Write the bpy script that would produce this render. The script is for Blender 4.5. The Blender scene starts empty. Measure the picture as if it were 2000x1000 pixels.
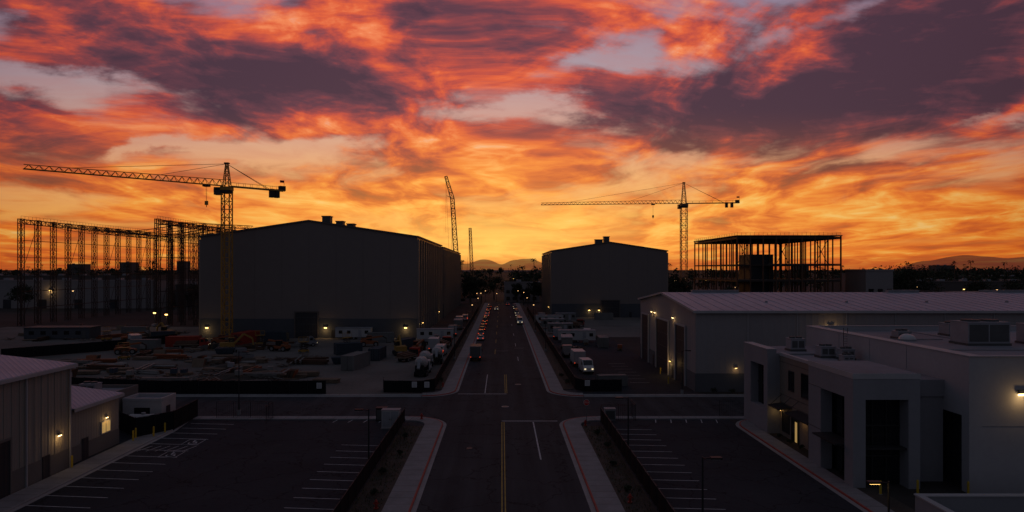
import bpy, math, random
from mathutils import Vector, Matrix
random.seed(7)
R=random.random
def U(a,b): return a+(b-a)*random.random()
sc=bpy.context.scene
sc.view_settings.view_transform='Standard'; sc.view_settings.look='None'
sc.view_settings.exposure=0; sc.view_settings.gamma=1
def lin(c):
    c=c/255.0
    return c/12.92 if c<=0.04045 else ((c+0.055)/1.055)**2.4
def S(r,g,b): return (lin(r),lin(g),lin(b),1)

# ------------------------------------------------------------------ camera
cd=bpy.data.cameras.new("camera"); cam=bpy.data.objects.new("camera",cd); sc.collection.objects.link(cam)
cam.location=(0,0,20); cam.rotation_euler=(math.radians(90),0,0)
cd.lens=24; cd.sensor_width=36; cd.shift_x=0.010; cd.shift_y=0.0125; cd.clip_end=20000
sc.camera=cam

# ------------------------------------------------------------------ sky
w=bpy.data.worlds.new("World"); sc.world=w; w.use_nodes=True
nt=w.node_tree; nt.nodes.clear(); L=nt.links
def val(s,sock):
    if hasattr(s,'is_output'): L.new(s,sock)
    else: sock.default_value=s
def M(op,a,b=None,c=None,clamp=False):
    n=nt.nodes.new('ShaderNodeMath'); n.operation=op; n.use_clamp=clamp
    val(a,n.inputs[0])
    if b is not None: val(b,n.inputs[1])
    if c is not None: val(c,n.inputs[2])
    return n.outputs[0]
def comb(x,y,z):
    n=nt.nodes.new('ShaderNodeCombineXYZ'); val(x,n.inputs[0]); val(y,n.inputs[1]); val(z,n.inputs[2]); return n.outputs[0]
def noise(v,s,d,r,dist=0,lac=2.0):
    n=nt.nodes.new('ShaderNodeTexNoise'); n.noise_dimensions='2D'; L.new(v,n.inputs['Vector'])
    n.inputs['Scale'].default_value=s; n.inputs['Detail'].default_value=d; n.inputs['Roughness'].default_value=r
    n.inputs['Distortion'].default_value=dist; n.inputs['Lacunarity'].default_value=lac
    return n
def ramp(f,stops):
    n=nt.nodes.new('ShaderNodeValToRGB'); L.new(f,n.inputs[0]); cr=n.color_ramp
    while len(cr.elements)<len(stops): cr.elements.new(0.5)
    for e,(p,c) in zip(cr.elements,stops): e.position=p; e.color=c
    return n.outputs[0]
def mix(f,a,b,mode='MIX'):
    n=nt.nodes.new('ShaderNodeMix'); n.data_type='RGBA'; n.blend_type=mode; n.clamp_factor=True
    val(f,n.inputs[0]); val(a,n.inputs[6]); val(b,n.inputs[7]); return n.outputs[2]
def sstep(x,a,b):
    n=nt.nodes.new('ShaderNodeMapRange'); n.interpolation_type='SMOOTHSTEP'
    val(x,n.inputs[0]); n.inputs[1].default_value=a; n.inputs[2].default_value=b; return n.outputs[0]
def vm(op,a,b=None,sc_=None):
    n=nt.nodes.new('ShaderNodeVectorMath'); n.operation=op; L.new(a,n.inputs[0])
    if b is not None:
        if hasattr(b,'is_output'): L.new(b,n.inputs[1])
        else: n.inputs[1].default_value=b
    if sc_ is not None: n.inputs['Scale'].default_value=sc_
    return n.outputs[0]
tc=nt.nodes.new('ShaderNodeTexCoord'); sp=nt.nodes.new('ShaderNodeSeparateXYZ'); L.new(tc.outputs['Generated'],sp.inputs[0])
X,Y,Z=sp.outputs
ys=M('MAXIMUM',Y,0.25)
u=M('DIVIDE',X,ys); v=M('DIVIDE',M('MAXIMUM',Z,0.0),ys)
zz=M('ADD',M('MAXIMUM',Z,0.0),0.09)
qx=M('DIVIDE',X,zz); qy=M('DIVIDE',Y,zz)
base=comb(qx,M('MULTIPLY',qy,0.62),0.0)
wn=noise(base,0.6,3,0.5)
cen=vm('SUBTRACT',wn.outputs['Color'],(0.5,0.5,0.5))
vec=vm('ADD',base,vm('SCALE',cen,None,1.3))
n1=noise(vec,1.1,7,0.54).outputs['Fac']
n2=noise(vm('ADD',vec,(7.3,2.1,4.0)),2.0,7,0.56,0.2).outputs['Fac']
uvw=vm('ADD',comb(M('MULTIPLY',u,3.2),M('MULTIPLY',v,12.0),0.0),vm('SCALE',cen,None,1.7))
n3=noise(uvw,1.3,7,0.56).outputs['Fac']
n4=noise(vm('ADD',uvw,(3.1,8.2,1.0)),4.2,5,0.58,0.2).outputs['Fac']
edgen=noise(comb(M('MULTIPLY',u,4.0),M('MULTIPLY',v,9.0),3.0),1.0,6,0.60)
eo=nt.nodes.new('ShaderNodeSeparateColor'); L.new(edgen.outputs['Color'],eo.inputs[0])
uu=M('ADD',u,M('MULTIPLY',M('SUBTRACT',eo.outputs[0],0.5),0.34))
vv=M('ADD',v,M('MULTIPLY',M('SUBTRACT',eo.outputs[1],0.5),0.13))
def blobsum(bl):
    r=None
    for (u0,v0,a,b,th,am) in bl:
        c=math.cos(math.radians(th)); s=math.sin(math.radians(th))
        du=M('SUBTRACT',uu,u0); dv=M('SUBTRACT',vv,v0)
        p=M('DIVIDE',M('ADD',M('MULTIPLY',du,c),M('MULTIPLY',dv,s)),a)
        q=M('DIVIDE',M('SUBTRACT',M('MULTIPLY',dv,c),M('MULTIPLY',du,s)),b)
        e=M('MULTIPLY',M('EXPONENT',M('MULTIPLY',M('ADD',M('MULTIPLY',p,p),M('MULTIPLY',q,q)),-1.0)),am)
        r=e if r is None else M('ADD',r,e)
    return r
dark=blobsum([(-.45,.300,.19,.055,-8,.62),(-.29,.250,.085,.045,-30,.45),(-.02,.350,.16,.050,-10,.55),(.17,.250,.20,.036,-4,.52),
(.43,.255,.22,.045,12,.58),(.64,.30,.22,.075,20,.58),(-.68,.20,.12,.04,-12,.38),(-.60,.385,.14,.030,-8,.45),(.60,.14,.14,.014,6,.36),
(-.13,.165,.11,.016,-4,.34),(.28,.185,.15,.020,-8,.38),(-.62,.12,.14,.014,-8,.28),(.72,.40,.2,.05,10,.35),(.25,.345,.13,.022,8,.34),(-.30,.385,.10,.02,0,.30)])
gapb=blobsum([(-.66,.280,.15,.046,-14,.68),(-.29,.176,.10,.013,3,.50),(.50,.365,.13,.024,14,.52),(-.02,.235,.12,.022,-8,.48),(-.50,.176,.08,.013,8,.55),
(.14,.320,.11,.022,20,.42),(.72,.225,.09,.016,14,.45),(-.74,.37,.08,.03,0,.40)])
cov=M('ADD',M('ADD',M('MULTIPLY',M('SUBTRACT',n1,0.5),1.5),M('MULTIPLY',M('SUBTRACT',n3,0.5),1.5)),0.71)
cov=M('ADD',cov,M('SUBTRACT',M('MULTIPLY',dark,.8),gapb))
cov=sstep(cov,0.20,0.78)
lowk=sstep(v,.03,.22)
I=M('ADD',M('ADD',M('MULTIPLY',M('SUBTRACT',n2,0.5),1.75),M('MULTIPLY',M('SUBTRACT',n4,0.5),.7)),M('MULTIPLY',M('SUBTRACT',n3,0.5),1.1))
I=M('MULTIPLY',I,M('ADD',.70,M('MULTIPLY',lowk,.30)))
I=M('ADD',M('ADD',I,M('SUBTRACT',0.57,M('MULTIPLY',lowk,.035))),M('MULTIPLY',dark,-0.62))
cu=ramp(I,[(0,S(74,50,66)),(.22,S(98,58,72)),(.40,S(140,66,72)),(.55,S(192,78,66)),(.70,S(226,98,60)),(.88,S(246,138,88)),(1,S(238,166,136))])
cl=ramp(I,[(0,S(150,78,52)),(.22,S(182,88,46)),(.40,S(216,100,42)),(.55,S(240,122,42)),(.70,S(252,150,52)),(.88,S(255,190,92)),(1,S(255,208,124))])
col=mix(sstep(v,.08,.24),cl,cu)
V=M('MULTIPLY',v,2.5)
gap=ramp(V,[(0,S(210,94,38)),(.07,S(242,140,52)),(.20,S(254,184,92)),(.36,S(238,174,118)),(.52,S(210,164,146)),(.72,S(172,152,160)),(1,S(146,130,152))])
gap=mix(M('MULTIPLY',M('SUBTRACT',n4,.35),1.0,None,True),gap,mix(.5,gap,S(196,104,94)))
c3=mix(cov,gap,col)
gu=M('DIVIDE',M('ADD',u,0.02),0.52); gv=M('DIVIDE',M('SUBTRACT',v,0.054),0.078)
g=M('EXPONENT',M('MULTIPLY',M('ADD',M('MULTIPLY',gu,gu),M('MULTIPLY',gv,gv)),-1.0))
gu2=M('DIVIDE',M('ADD',u,0.015),0.15); gv2=M('DIVIDE',M('SUBTRACT',v,0.038),0.036)
g2=M('EXPONENT',M('MULTIPLY',M('ADD',M('MULTIPLY',gu2,gu2),M('MULTIPLY',gv2,gv2)),-1.0))
c4=mix(M('MULTIPLY',g,M('ADD',.18,M('MULTIPLY',sstep(I,.35,.8),.47))),c3,S(255,196,98))
c4=mix(M('MULTIPLY',g2,0.6),c4,S(255,212,108))
side=M('SUBTRACT',1.0,M('MULTIPLY',M('MULTIPLY',u,u),M('SUBTRACT',0.78,v)))
c5=mix(1.0,c4,comb(M('ADD',M('MULTIPLY',side,.8),.2),side,side),'MULTIPLY')
hz=sstep(v,0.0,0.026)
c5=mix(hz,mix(0.55,c5,S(160,70,34)),c5)
dusk=ramp(M('MAXIMUM',Z,0.0),[(0,(.066,.068,.090,1)),(.5,(.066,.071,.100,1)),(1,(.068,.074,.104,1))])
f=M('MULTIPLY',sstep(Y,0.42,0.72),M('SUBTRACT',1.0,sstep(Z,0.38,0.52)))
c6=mix(f,dusk,c5)
sky=nt.nodes.new('ShaderNodeTexSky'); sky.sky_type='NISHITA'; sky.sun_disc=False
sky.sun_elevation=math.radians(1.0); sky.sun_rotation=math.radians(-1.0)
c7=mix(1.0,c6,mix(1.0,sky.outputs[0],(0.006,0.006,0.006,1),'MULTIPLY'),'ADD')
bg=nt.nodes.new('ShaderNodeBackground'); L.new(c7,bg.inputs[0]); bg.inputs[1].default_value=1.0
wo=nt.nodes.new('ShaderNodeOutputWorld'); L.new(bg.outputs[0],wo.inputs[0])

sd=bpy.data.lights.new("sun","SUN"); so=bpy.data.objects.new("sun",sd); sc.collection.objects.link(so)
sd.energy=0.10; sd.angle=math.radians(4); sd.color=(1.0,.45,.15)
so.rotation_euler=(math.radians(-88.5),0,math.radians(1))
so.location=(0,0,120)

# ------------------------------------------------------------------ materials
def mat(name,col,rough=.85,var=.3,scale=.4,bump=0.0,metal=0.0,ribs=0.0,ribd=.05,streak=False,spec=.25,emis=None,es=0,fine=9.0,cracks=False,lanes=False,stains=False):
    m=bpy.data.materials.new(name); m.use_nodes=True; t=m.node_tree; N=t.nodes; K=t.links
    p=N['Principled BSDF']
    p.inputs['Roughness'].default_value=rough; p.inputs['Metallic'].default_value=metal
    p.inputs['Specular IOR Level'].default_value=spec
    geo=N.new('ShaderNodeNewGeometry'); src=geo.outputs['Position']
    def nz(s,d,r=.55,st=None):
        n=N.new('ShaderNodeTexNoise'); n.inputs['Scale'].default_value=s; n.inputs['Detail'].default_value=d; n.inputs['Roughness'].default_value=r
        if st:
            mp=N.new('ShaderNodeMapping'); mp.inputs['Scale'].default_value=st; K.new(src,mp.inputs[0]); K.new(mp.outputs[0],n.inputs['Vector'])
        else: K.new(src,n.inputs['Vector'])
        return n.outputs['Fac']
    def mm(op,a,b,c=None):
        n=N.new('ShaderNodeMath'); n.operation=op
        for i,s in enumerate((a,b,c)):
            if s is None: continue
            if hasattr(s,'is_output'): K.new(s,n.inputs[i])
            else: n.inputs[i].default_value=s
        return n.outputs[0]
    a=nz(scale,4,.55,(1,1,.12) if streak else None); b=nz(scale*fine,5,.65)
    f=mm('ADD',mm('MULTIPLY',mm('SUBTRACT',a,.5),2.6*var),mm('MULTIPLY',mm('SUBTRACT',b,.5),1.6*var))
    f=mm('ADD',f,1.0)
    if stains:
        st_=nz(.9,2,.5); st2=mm('GREATER_THAN',st_,.66); f=mm('MULTIPLY',f,mm('SUBTRACT',1.0,mm('MULTIPLY',st2,.22)))
    if lanes:
        sx=N.new('ShaderNodeSeparateXYZ'); K.new(src,sx.inputs[0])
        wv_=mm('SINE',mm('MULTIPLY',sx.outputs[0],1.75),0.0)
        lo=nz(.8,4,.6,(1,.04,1))
        f=mm('ADD',f,mm('MULTIPLY',wv_,.07)); f=mm('ADD',f,mm('MULTIPLY',mm('SUBTRACT',lo,.5),.9))
    if cracks:
        vo=N.new('ShaderNodeTexVoronoi'); vo.feature='DISTANCE_TO_EDGE'; vo.inputs['Scale'].default_value=.16
        ad=N.new('ShaderNodeVectorMath'); ad.operation='ADD'; nn=N.new('ShaderNodeTexNoise'); nn.inputs['Scale'].default_value=.7; nn.inputs['Detail'].default_value=4
        K.new(src,nn.inputs['Vector']); ms=N.new('ShaderNodeVectorMath'); ms.operation='SCALE'; ms.inputs['Scale'].default_value=2.4
        K.new(nn.outputs['Color'],ms.inputs[0]); K.new(src,ad.inputs[0]); K.new(ms.outputs[0],ad.inputs[1]); K.new(ad.outputs[0],vo.inputs['Vector'])
        cr=mm('LESS_THAN',vo.outputs['Distance'],.010)
        f=mm('MULTIPLY',f,mm('SUBTRACT',1.0,mm('MULTIPLY',cr,.45)))
    f=mm('MAXIMUM',f,.15)
    vmn=N.new('ShaderNodeVectorMath'); vmn.operation='SCALE'; vmn.inputs[0].default_value=col[:3]; K.new(f,vmn.inputs['Scale'])
    K.new(vmn.outputs[0],p.inputs['Base Color'])
    hgt=None
    if bump: hgt=mm('MULTIPLY',b,bump)
    if ribs:
        sx=N.new('ShaderNodeSeparateXYZ'); K.new(src,sx.inputs[0])
        s_=mm('ADD',sx.outputs[0],sx.outputs[1])
        rr=mm('POWER',mm('ABSOLUTE',mm('SINE',mm('MULTIPLY',s_,math.pi*ribs),0.0),0.0),6.0)
        rr=mm('MULTIPLY',rr,ribd); hgt=rr if hgt is None else mm('ADD',hgt,rr)
    if hgt is not None:
        bp=N.new('ShaderNodeBump'); bp.inputs['Distance'].default_value=1.0; bp.inputs['Strength'].default_value=.8
        K.new(hgt,bp.inputs['Height']); K.new(bp.outputs[0],p.inputs['Normal'])
    if emis: p.inputs['Emission Color'].default_value=(*emis,1); p.inputs['Emission Strength'].default_value=es
    return m
MT={}
def mk(k,*a,**kw): MT[k]=mat(k,*a,**kw)
mk('dirt_ground',(.045,.040,.038),.95,.4,.05,bump=.05,spec=.1)
mk('gravel_yard',(.140,.130,.122),.95,.45,.07,bump=.06,fine=22,spec=.1)
mk('asphalt_lot',(.034,.037,.045),.9,.30,.12,bump=.01,fine=20,cracks=True,spec=.08,stains=True)
mk('asphalt_road',(.050,.050,.056),.92,.24,.10,fine=30,cracks=True,lanes=True,spec=.06)
mk('asphalt_patch',(.038,.040,.046),.9,.25,.3,spec=.08)
mk('concrete_walk',(.23,.228,.235),.9,.28,.5,bump=.01)
mk('concrete_joint',(.10,.095,.09),.9,.2,.5)
mk('kerb_concrete',(.28,.27,.27),.9,.25,.5)
mk('kerb_red',(.34,.07,.055),.8,.4,.9)
mk('paint_white',(.42,.43,.45),.8,.5,1.2)
mk('paint_yellow',(.38,.27,.07),.8,.5,1.2)
mk('verge_soil',(.060,.050,.042),.95,.5,.6,bump=.08)
mk('dry_grass',(.10,.08,.045),.9,.4,1)
mk('leaf',(.045,.055,.03),.9,.4,.8)
mk('leaf_dark',(.025,.03,.02),.9,.4,.8)
mk('bark',(.08,.06,.045),.95,.3,1)
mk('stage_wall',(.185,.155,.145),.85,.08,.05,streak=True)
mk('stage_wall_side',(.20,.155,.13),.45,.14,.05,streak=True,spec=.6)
mk('stage_base',(.075,.080,.092),.85,.15,.2)
mk('stage_trim',(.10,.085,.08),.6,.15,.2)
mk('door_dark',(.034,.034,.040),.6,.15,.3,ribs=1.2,ribd=.03)
mk('seam',(.14,.12,.11),.8,.1,.2)
mk('roof_metal',(.38,.38,.45),.5,.2,.10,metal=.2,ribs=.55,ribd=.06)
mk('roof_far',(.15,.14,.15),.7,.2,.05)
mk('ware_wall',(.28,.26,.26),.75,.10,.15,streak=True,ribs=1.0,ribd=.035)
mk('ware_base',(.11,.115,.125),.85,.15,.3)
mk('trim_white',(.38,.37,.38),.6,.1,.4)
mk('office_white',(.35,.345,.365),.85,.12,.25,streak=True)
mk('office_gray',(.23,.232,.25),.85,.12,.25,streak=True)
mk('office_beige',(.21,.17,.14),.8,.14,.4,streak=True)
mk('office_roof',(.22,.215,.24),.85,.34,.12)
mk('glass_dark',(.012,.013,.016),.12,.1,.5,spec=.6)
mk('mullion',(.03,.03,.032),.5,.1,.5)
mk('shed_wall',(.27,.24,.21),.7,.1,.3,streak=True,ribs=2.2,ribd=.03)
mk('shed_base',(.15,.135,.125),.8,.12,.3)
mk('shed_roof',(.26,.32,.43),.5,.18,.2,metal=.2,ribs=1.6,ribd=.04)
mk('hvac',(.26,.26,.28),.6,.2,.8)
mk('hvac_dark',(.08,.08,.08),.6,.2,.8)
mk('steel_dark',(.045,.032,.028),.6,.2,.5,metal=.2)
mk('steel_rust',(.10,.05,.032),.7,.25,.5)
mk('slab_concrete',(.10,.085,.075),.9,.2,.3)
mk('crane_yellow',(.42,.21,.04),.5,.2,.8)
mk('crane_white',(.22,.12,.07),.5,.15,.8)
mk('machine_yellow',(.30,.17,.04),.5,.2,.8)
mk('machine_orange',(.24,.075,.03),.5,.2,.8)
mk('black_fabric',(.012,.012,.014),.9,.2,.8,spec=.1)
mk('post_black',(.02,.02,.022),.5,.1,.8)
mk('post_galv',(.16,.16,.17),.5,.1,.8,metal=.5)
mk('tyre',(.015,.015,.015),.9,.1,1)
mk('rim',(.25,.25,.25),.4,.1,1,metal=.7)
mk('veh_white',(.50,.49,.49),.35,.08,.8)
mk('veh_silver',(.26,.26,.28),.3,.05,.8,metal=.5)
mk('veh_black',(.02,.02,.022),.25,.05,.8)
mk('veh_red',(.30,.03,.02),.4,.1,.8)
mk('veh_blue',(.03,.04,.08),.35,.1,.8)
mk('veh_tan',(.14,.12,.10),.4,.1,.8)
mk('cont_red',(.30,.035,.02),.6,.25,.5,ribs=3.0,ribd=.04)
mk('cont_blue',(.035,.048,.062),.6,.25,.5,ribs=3.0,ribd=.04)
mk('cont_grey',(.15,.15,.145),.6,.25,.5,ribs=3.0,ribd=.04)
mk('cont_white',(.38,.37,.37),.6,.18,.5)
mk('lumber',(.17,.125,.09),.85,.4,1.5)
mk('rebar',(.11,.06,.04),.8,.3,1.5)
mk('pipe',(.22,.21,.20),.6,.2,1)
mk('tarp_blue',(.04,.055,.075),.6,.3,1)
mk('sign_white',(.55,.55,.55),.6,.05,1)
mk('sign_red',(.45,.02,.02),.5,.1,1)
mk('yellow_post',(.50,.34,.03),.6,.1,1)
mk('far_wall',(.10,.085,.08),.9,.15,.05)
mk('far_wall_light',(.24,.22,.22),.9,.12,.05)
mk('lamp_amber',(.9,.6,.2),.5,0,1,emis=(1.0,.58,.16),es=5)
mk('lamp_warm',(.9,.7,.4),.5,0,1,emis=(1.0,.70,.30),es=6)
mk('lamp_dim',(.9,.7,.4),.5,0,1,emis=(1.0,.56,.22),es=2.2)
mk('window_lit',(.5,.35,.15),.4,.1,1,emis=(1.0,.62,.2),es=.30)
mk('tail_red',(.4,.02,.01),.4,0,1,emis=(1,.08,.02),es=.9)
mk('head_lamp',(.7,.7,.6),.3,0,1,emis=(1,.8,.5),es=1.0)
def hill_mat(name,t,col):
    m=bpy.data.materials.new(name); m.use_nodes=True; N=m.node_tree.nodes; K=m.node_tree.links
    p=N['Principled BSDF']; p.inputs['Roughness'].default_value=1
    n=N.new('ShaderNodeTexNoise'); n.inputs['Scale'].default_value=.01; r=N.new('ShaderNodeValToRGB'); K.new(n.outputs[0],r.inputs[0])
    r.color_ramp.elements[0].color=(*[c*.6 for c in col],1); r.color_ramp.elements[1].color=(*col,1); K.new(r.outputs[0],p.inputs[0])
    tr=N.new('ShaderNodeBsdfTransparent'); mx=N.new('ShaderNodeMixShader'); mx.inputs[0].default_value=t
    K.new(p.outputs[0],mx.inputs[1]); K.new(tr.outputs[0],mx.inputs[2]); K.new(mx.outputs[0],N['Material Output'].inputs[0])
    MT[name]=m
hill_mat('hill_haze',.28,(.16,.12,.13))

# ------------------------------------------------------------------ mesh builder
class Bd:
    def __init__(s): s.v=[]; s.f=[]; s.m=[]; s.ml=[]; s.T=None
    def mi(s,k):
        if k not in s.ml: s.ml.append(k)
        return s.ml.index(k)
    def addv(s,pts):
        i=len(s.v)
        for p in pts:
            p=Vector(p)
            if s.T is not None: p=s.T@p
            s.v.append(p)
        return i
    def face(s,pts,k):
        i=s.addv(pts); s.f.append(list(range(i,i+len(pts)))); s.m.append(s.mi(k))
    def box(s,x0,x1,y0,y1,z0,z1,k,top=None):
        i=s.addv([(x0,y0,z0),(x1,y0,z0),(x1,y1,z0),(x0,y1,z0),(x0,y0,z1),(x1,y0,z1),(x1,y1,z1),(x0,y1,z1)])
        a=s.mi(k); t=s.mi(top or k)
        for q,mm_ in (((0,3,2,1),a),((4,5,6,7),t),((0,1,5,4),a),((1,2,6,5),a),((2,3,7,6),a),((3,0,4,7),a)):
            s.f.append([i+j for j in q]); s.m.append(mm_)
    def hexa(s,lo,hi,k):
        i=s.addv(list(lo)+list(hi)); a=s.mi(k); n=len(lo)
        s.f.append([i+j for j in range(n)][::-1]); s.m.append(a); s.f.append([i+n+j for j in range(n)]); s.m.append(a)
        for j in range(n):
            s.f.append([i+j,i+(j+1)%n,i+n+(j+1)%n,i+n+j]); s.m.append(a)
    def beam(s,p,q,wd,k,h=None):
        p=Vector(p); q=Vector(q); d=(q-p)
        if d.length<1e-6: return
        d.normalize(); up=Vector((0,0,1)) if abs(d.z)<.95 else Vector((0,1,0))
        a=d.cross(up).normalized()*wd/2; b=a.cross(d).normalized()*(h or wd)/2
        s.hexa([p-a-b,p+a-b,p+a+b,p-a+b],[q-a-b,q+a-b,q+a+b,q-a+b],k)
    def cyl(s,p,q,r,k,n=10,r2=None):
        p=Vector(p); q=Vector(q); d=(q-p).normalized(); up=Vector((0,0,1)) if abs(d.z)<.95 else Vector((0,1,0))
        a=d.cross(up).normalized(); b=a.cross(d).normalized(); r2=r if r2 is None else r2
        lo=[p+(a*math.cos(t)+b*math.sin(t))*r for t in [2*math.pi*j/n for j in range(n)]]
        hi=[q+(a*math.cos(t)+b*math.sin(t))*r2 for t in [2*math.pi*j/n for j in range(n)]]
        s.hexa(lo,hi,k)
    def sideprof(s,prof,y0,y1,k):
        s.hexa([(x,y0,z) for x,z in prof],[(x,y1,z) for x,z in prof],k)
    def lattice(s,p,q,wd,n,c,k,c2=None,taper=1.0):
        p=Vector(p); q=Vector(q); d=(q-p).normalized(); up=Vector((0,0,1)) if abs(d.z)<.9 else Vector((0,1,0))
        a=d.cross(up).normalized(); b=a.cross(d).normalized(); c2=c2 or c*.6
        def pt(t,i):
            ww=wd*(1+(taper-1)*t)/2; sx,sy=((-1,-1),(1,-1),(1,1),(-1,1))[i%4]
            return p.lerp(q,t)+a*sx*ww+b*sy*ww
        for i in range(4): s.beam(pt(0,i),pt(1,i),c,k)
        for j in range(n):
            t0=j/n; t1=(j+1)/n
            for i in range(4):
                if j%2: s.beam(pt(t0,i),pt(t1,i+1),c2,k)
                else: s.beam(pt(t0,i+1),pt(t1,i),c2,k)
                s.beam(pt(t1,i),pt(t1,i+1),c2,k)
    def trijib(s,p,q,wd,ht,n,c,k,tipscale=.6):
        p=Vector(p); q=Vector(q); d=(q-p).normalized(); a=d.cross(Vector((0,0,1))).normalized(); U_=Vector((0,0,1))
        def pt(t,i):
            sz=1+(tipscale-1)*t
            o=(a*wd/2,-a*wd/2,U_*ht*sz)[i]; return p.lerp(q,t)+o
        for i in range(3): s.beam(pt(0,i),pt(1,i),c,k)
        for j in range(n):
            t0=j/n; tm=(j+.5)/n; t1=(j+1)/n
            for i in (0,1):
                s.beam(pt(t0,i),pt(tm,2),c*.6,k); s.beam(pt(tm,2),pt(t1,i),c*.6,k)
            s.beam(pt(t0,0),pt(t1,1),c*.5,k); s.beam(pt(t1,0),pt(t1,1),c*.5,k)
    def leaves(s,cx,cy,cz,rx,rz,n,size,k):
        a=s.mi(k)
        for _ in range(n):
            while True:
                p=Vector((U(-1,1),U(-1,1),U(-1,1)))
                if p.length<1: break
            c=Vector((cx+p.x*rx,cy+p.y*rx,cz+p.z*rz)); z=size*U(.6,1.3)
            d1=Vector((U(-1,1),U(-1,1),U(-1,1))).normalized()*z; d2=d1.cross(Vector((U(-1,1),U(-1,1),U(-1,1)))).normalized()*z*.7
            i=s.addv([c-d1,c+d2,c+d1,c-d2]); s.f.append([i,i+1,i+2,i+3]); s.m.append(a)
    def tree(s,x,y,h,r,n=12,per=24,size=.6,z0=0):
        s.cyl((x,y,z0),(x,y,z0+h*.45),h*.03,'bark',6,h*.018)
        for i in range(n):
            t=U(0,6.28); rr=r*math.sqrt(R())*.75; zc=z0+h*U(.38,.88); rr*= 1.15-abs((zc-z0)/h-.55)
            cx=x+rr*math.cos(t); cy=y+rr*math.sin(t)
            if i<6: s.cyl((x,y,z0+h*.33),(cx,cy,zc),h*.012,'bark',4,h*.004)
            cr=r*U(.25,.45)
            s.leaves(cx,cy,zc,cr,cr*.75,per,size,'leaf' if R()<.5 else 'leaf_dark')
    def palm(s,x,y,h,z0=0,r=2.2):
        s.cyl((x,y,z0),(x+U(-.4,.4),y,z0+h),.3,'bark',6,.2)
        for i in range(16):
            t=U(0,6.28); e=U(-.5,.9); p=Vector((x,y,z0+h)); dx=math.cos(t); dy=math.sin(t)
            p1=p+Vector((dx*r*.55,dy*r*.55,e*r*.5)); p2=p+Vector((dx*r,dy*r,e*r*.5-r*.45))
            n_=Vector((-dy,dx,0))*.3
            s.face([p-n_*.3,p1-n_,p1+n_,p+n_*.3],'leaf_dark'); s.face([p1-n_,p2,p2+n_*.2,p1+n_],'leaf_dark')
    def make(s,name,loc=(0,0,0),rz=0,parent=None):
        me=bpy.data.meshes.new(name); me.from_pydata([tuple(p) for p in s.v],[],s.f)
        for k in s.ml: me.materials.append(MT[k])
        me.polygons.foreach_set('material_index',s.m); me.update()
        o=bpy.data.objects.new(name,me); sc.collection.objects.link(o); o.location=loc; o.rotation_euler=(0,0,rz)
        if parent: o.parent=parent
        return o
def inst(me,name,loc,rz=0,s=1):
    o=bpy.data.objects.new(name,me); sc.collection.objects.link(o); o.location=loc; o.rotation_euler=(0,0,rz); o.scale=(s,s,s); return o
def light(parent,loc,e,col=(1,.60,.22),r=.12):
    d=bpy.data.lights.new("bulb","POINT"); d.energy=e; d.color=col; d.shadow_soft_size=r
    o=bpy.data.objects.new("bulb",d); sc.collection.objects.link(o); o.location=loc; o.parent=parent; return o

# ------------------------------------------------------------------ ground, roads
def sheet(name,x0,x1,y0,y1,z,k):
    b=Bd(); b.face([(x0,y0,z),(x1,y0,z),(x1,y1,z),(x0,y1,z)],k); return b.make(name)
sheet('ground',-9000,9000,-60,11000,0,'dirt_ground')
sheet('gravel_yard',-170,-11.2,107,235,.008,'gravel_yard')
sheet('parking_lot',-48,-12.6,-20,91.9,.010,'asphalt_lot')
sheet('parking_lot',12.8,30.1,-20,91.9,.010,'asphalt_lot')
sheet('service_yard',12.2,31.4,107.2,200,.010,'asphalt_lot')
sheet('service_yard',12.2,100,200.05,281,.010,'gravel_yard')
b=Bd()
b.face([(-7.5,-20,.016),(7.8,-20,.016),(7.8,400,.016),(-7.5,400,.016)],'asphalt_road')
b.make('road')
b=Bd()
for x0,x1,y0,y1 in ((-90,-7.52,92,107),(7.82,120,92,107)):
    b.face([(x0,y0,.016),(x1,y0,.016),(x1,y1,.016),(x0,y1,.016)],'asphalt_road')
for x0,x1,y0,y1 in ((-12.6,-7.52,84,91.98),(-12.6,-7.52,107.02,115),(7.82,12.7,84,91.98),(7.82,12.2,107.02,115)):
    b.face([(x0,y0,.013),(x1,y0,.013),(x1,y1,.013),(x0,y1,.013)],'asphalt_road')
b.face([(-120,400.05,.016),(120,400.05,.016),(120,409,.016),(-120,409,.016)],'asphalt_road')
b.make('cross_street')
b=Bd()
for (x0,x1,y0,y1) in ((-5.1,-3.9,60,66),(1.6,2.9,96,99),(-6.2,-5.0,124,150),(5.2,6.4,140,168),(-33,-31,60,61.5),(-26,-24.8,70,78),(21,24,70,71),(-7.0,-1,103,103.8)):
    b.face([(x0,y0,.021),(x1,y0+.1,.021),(x1-.1,y1,.021),(x0+.1,y1-.1,.021)],'asphalt_patch')
b.make('road_patches')

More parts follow.
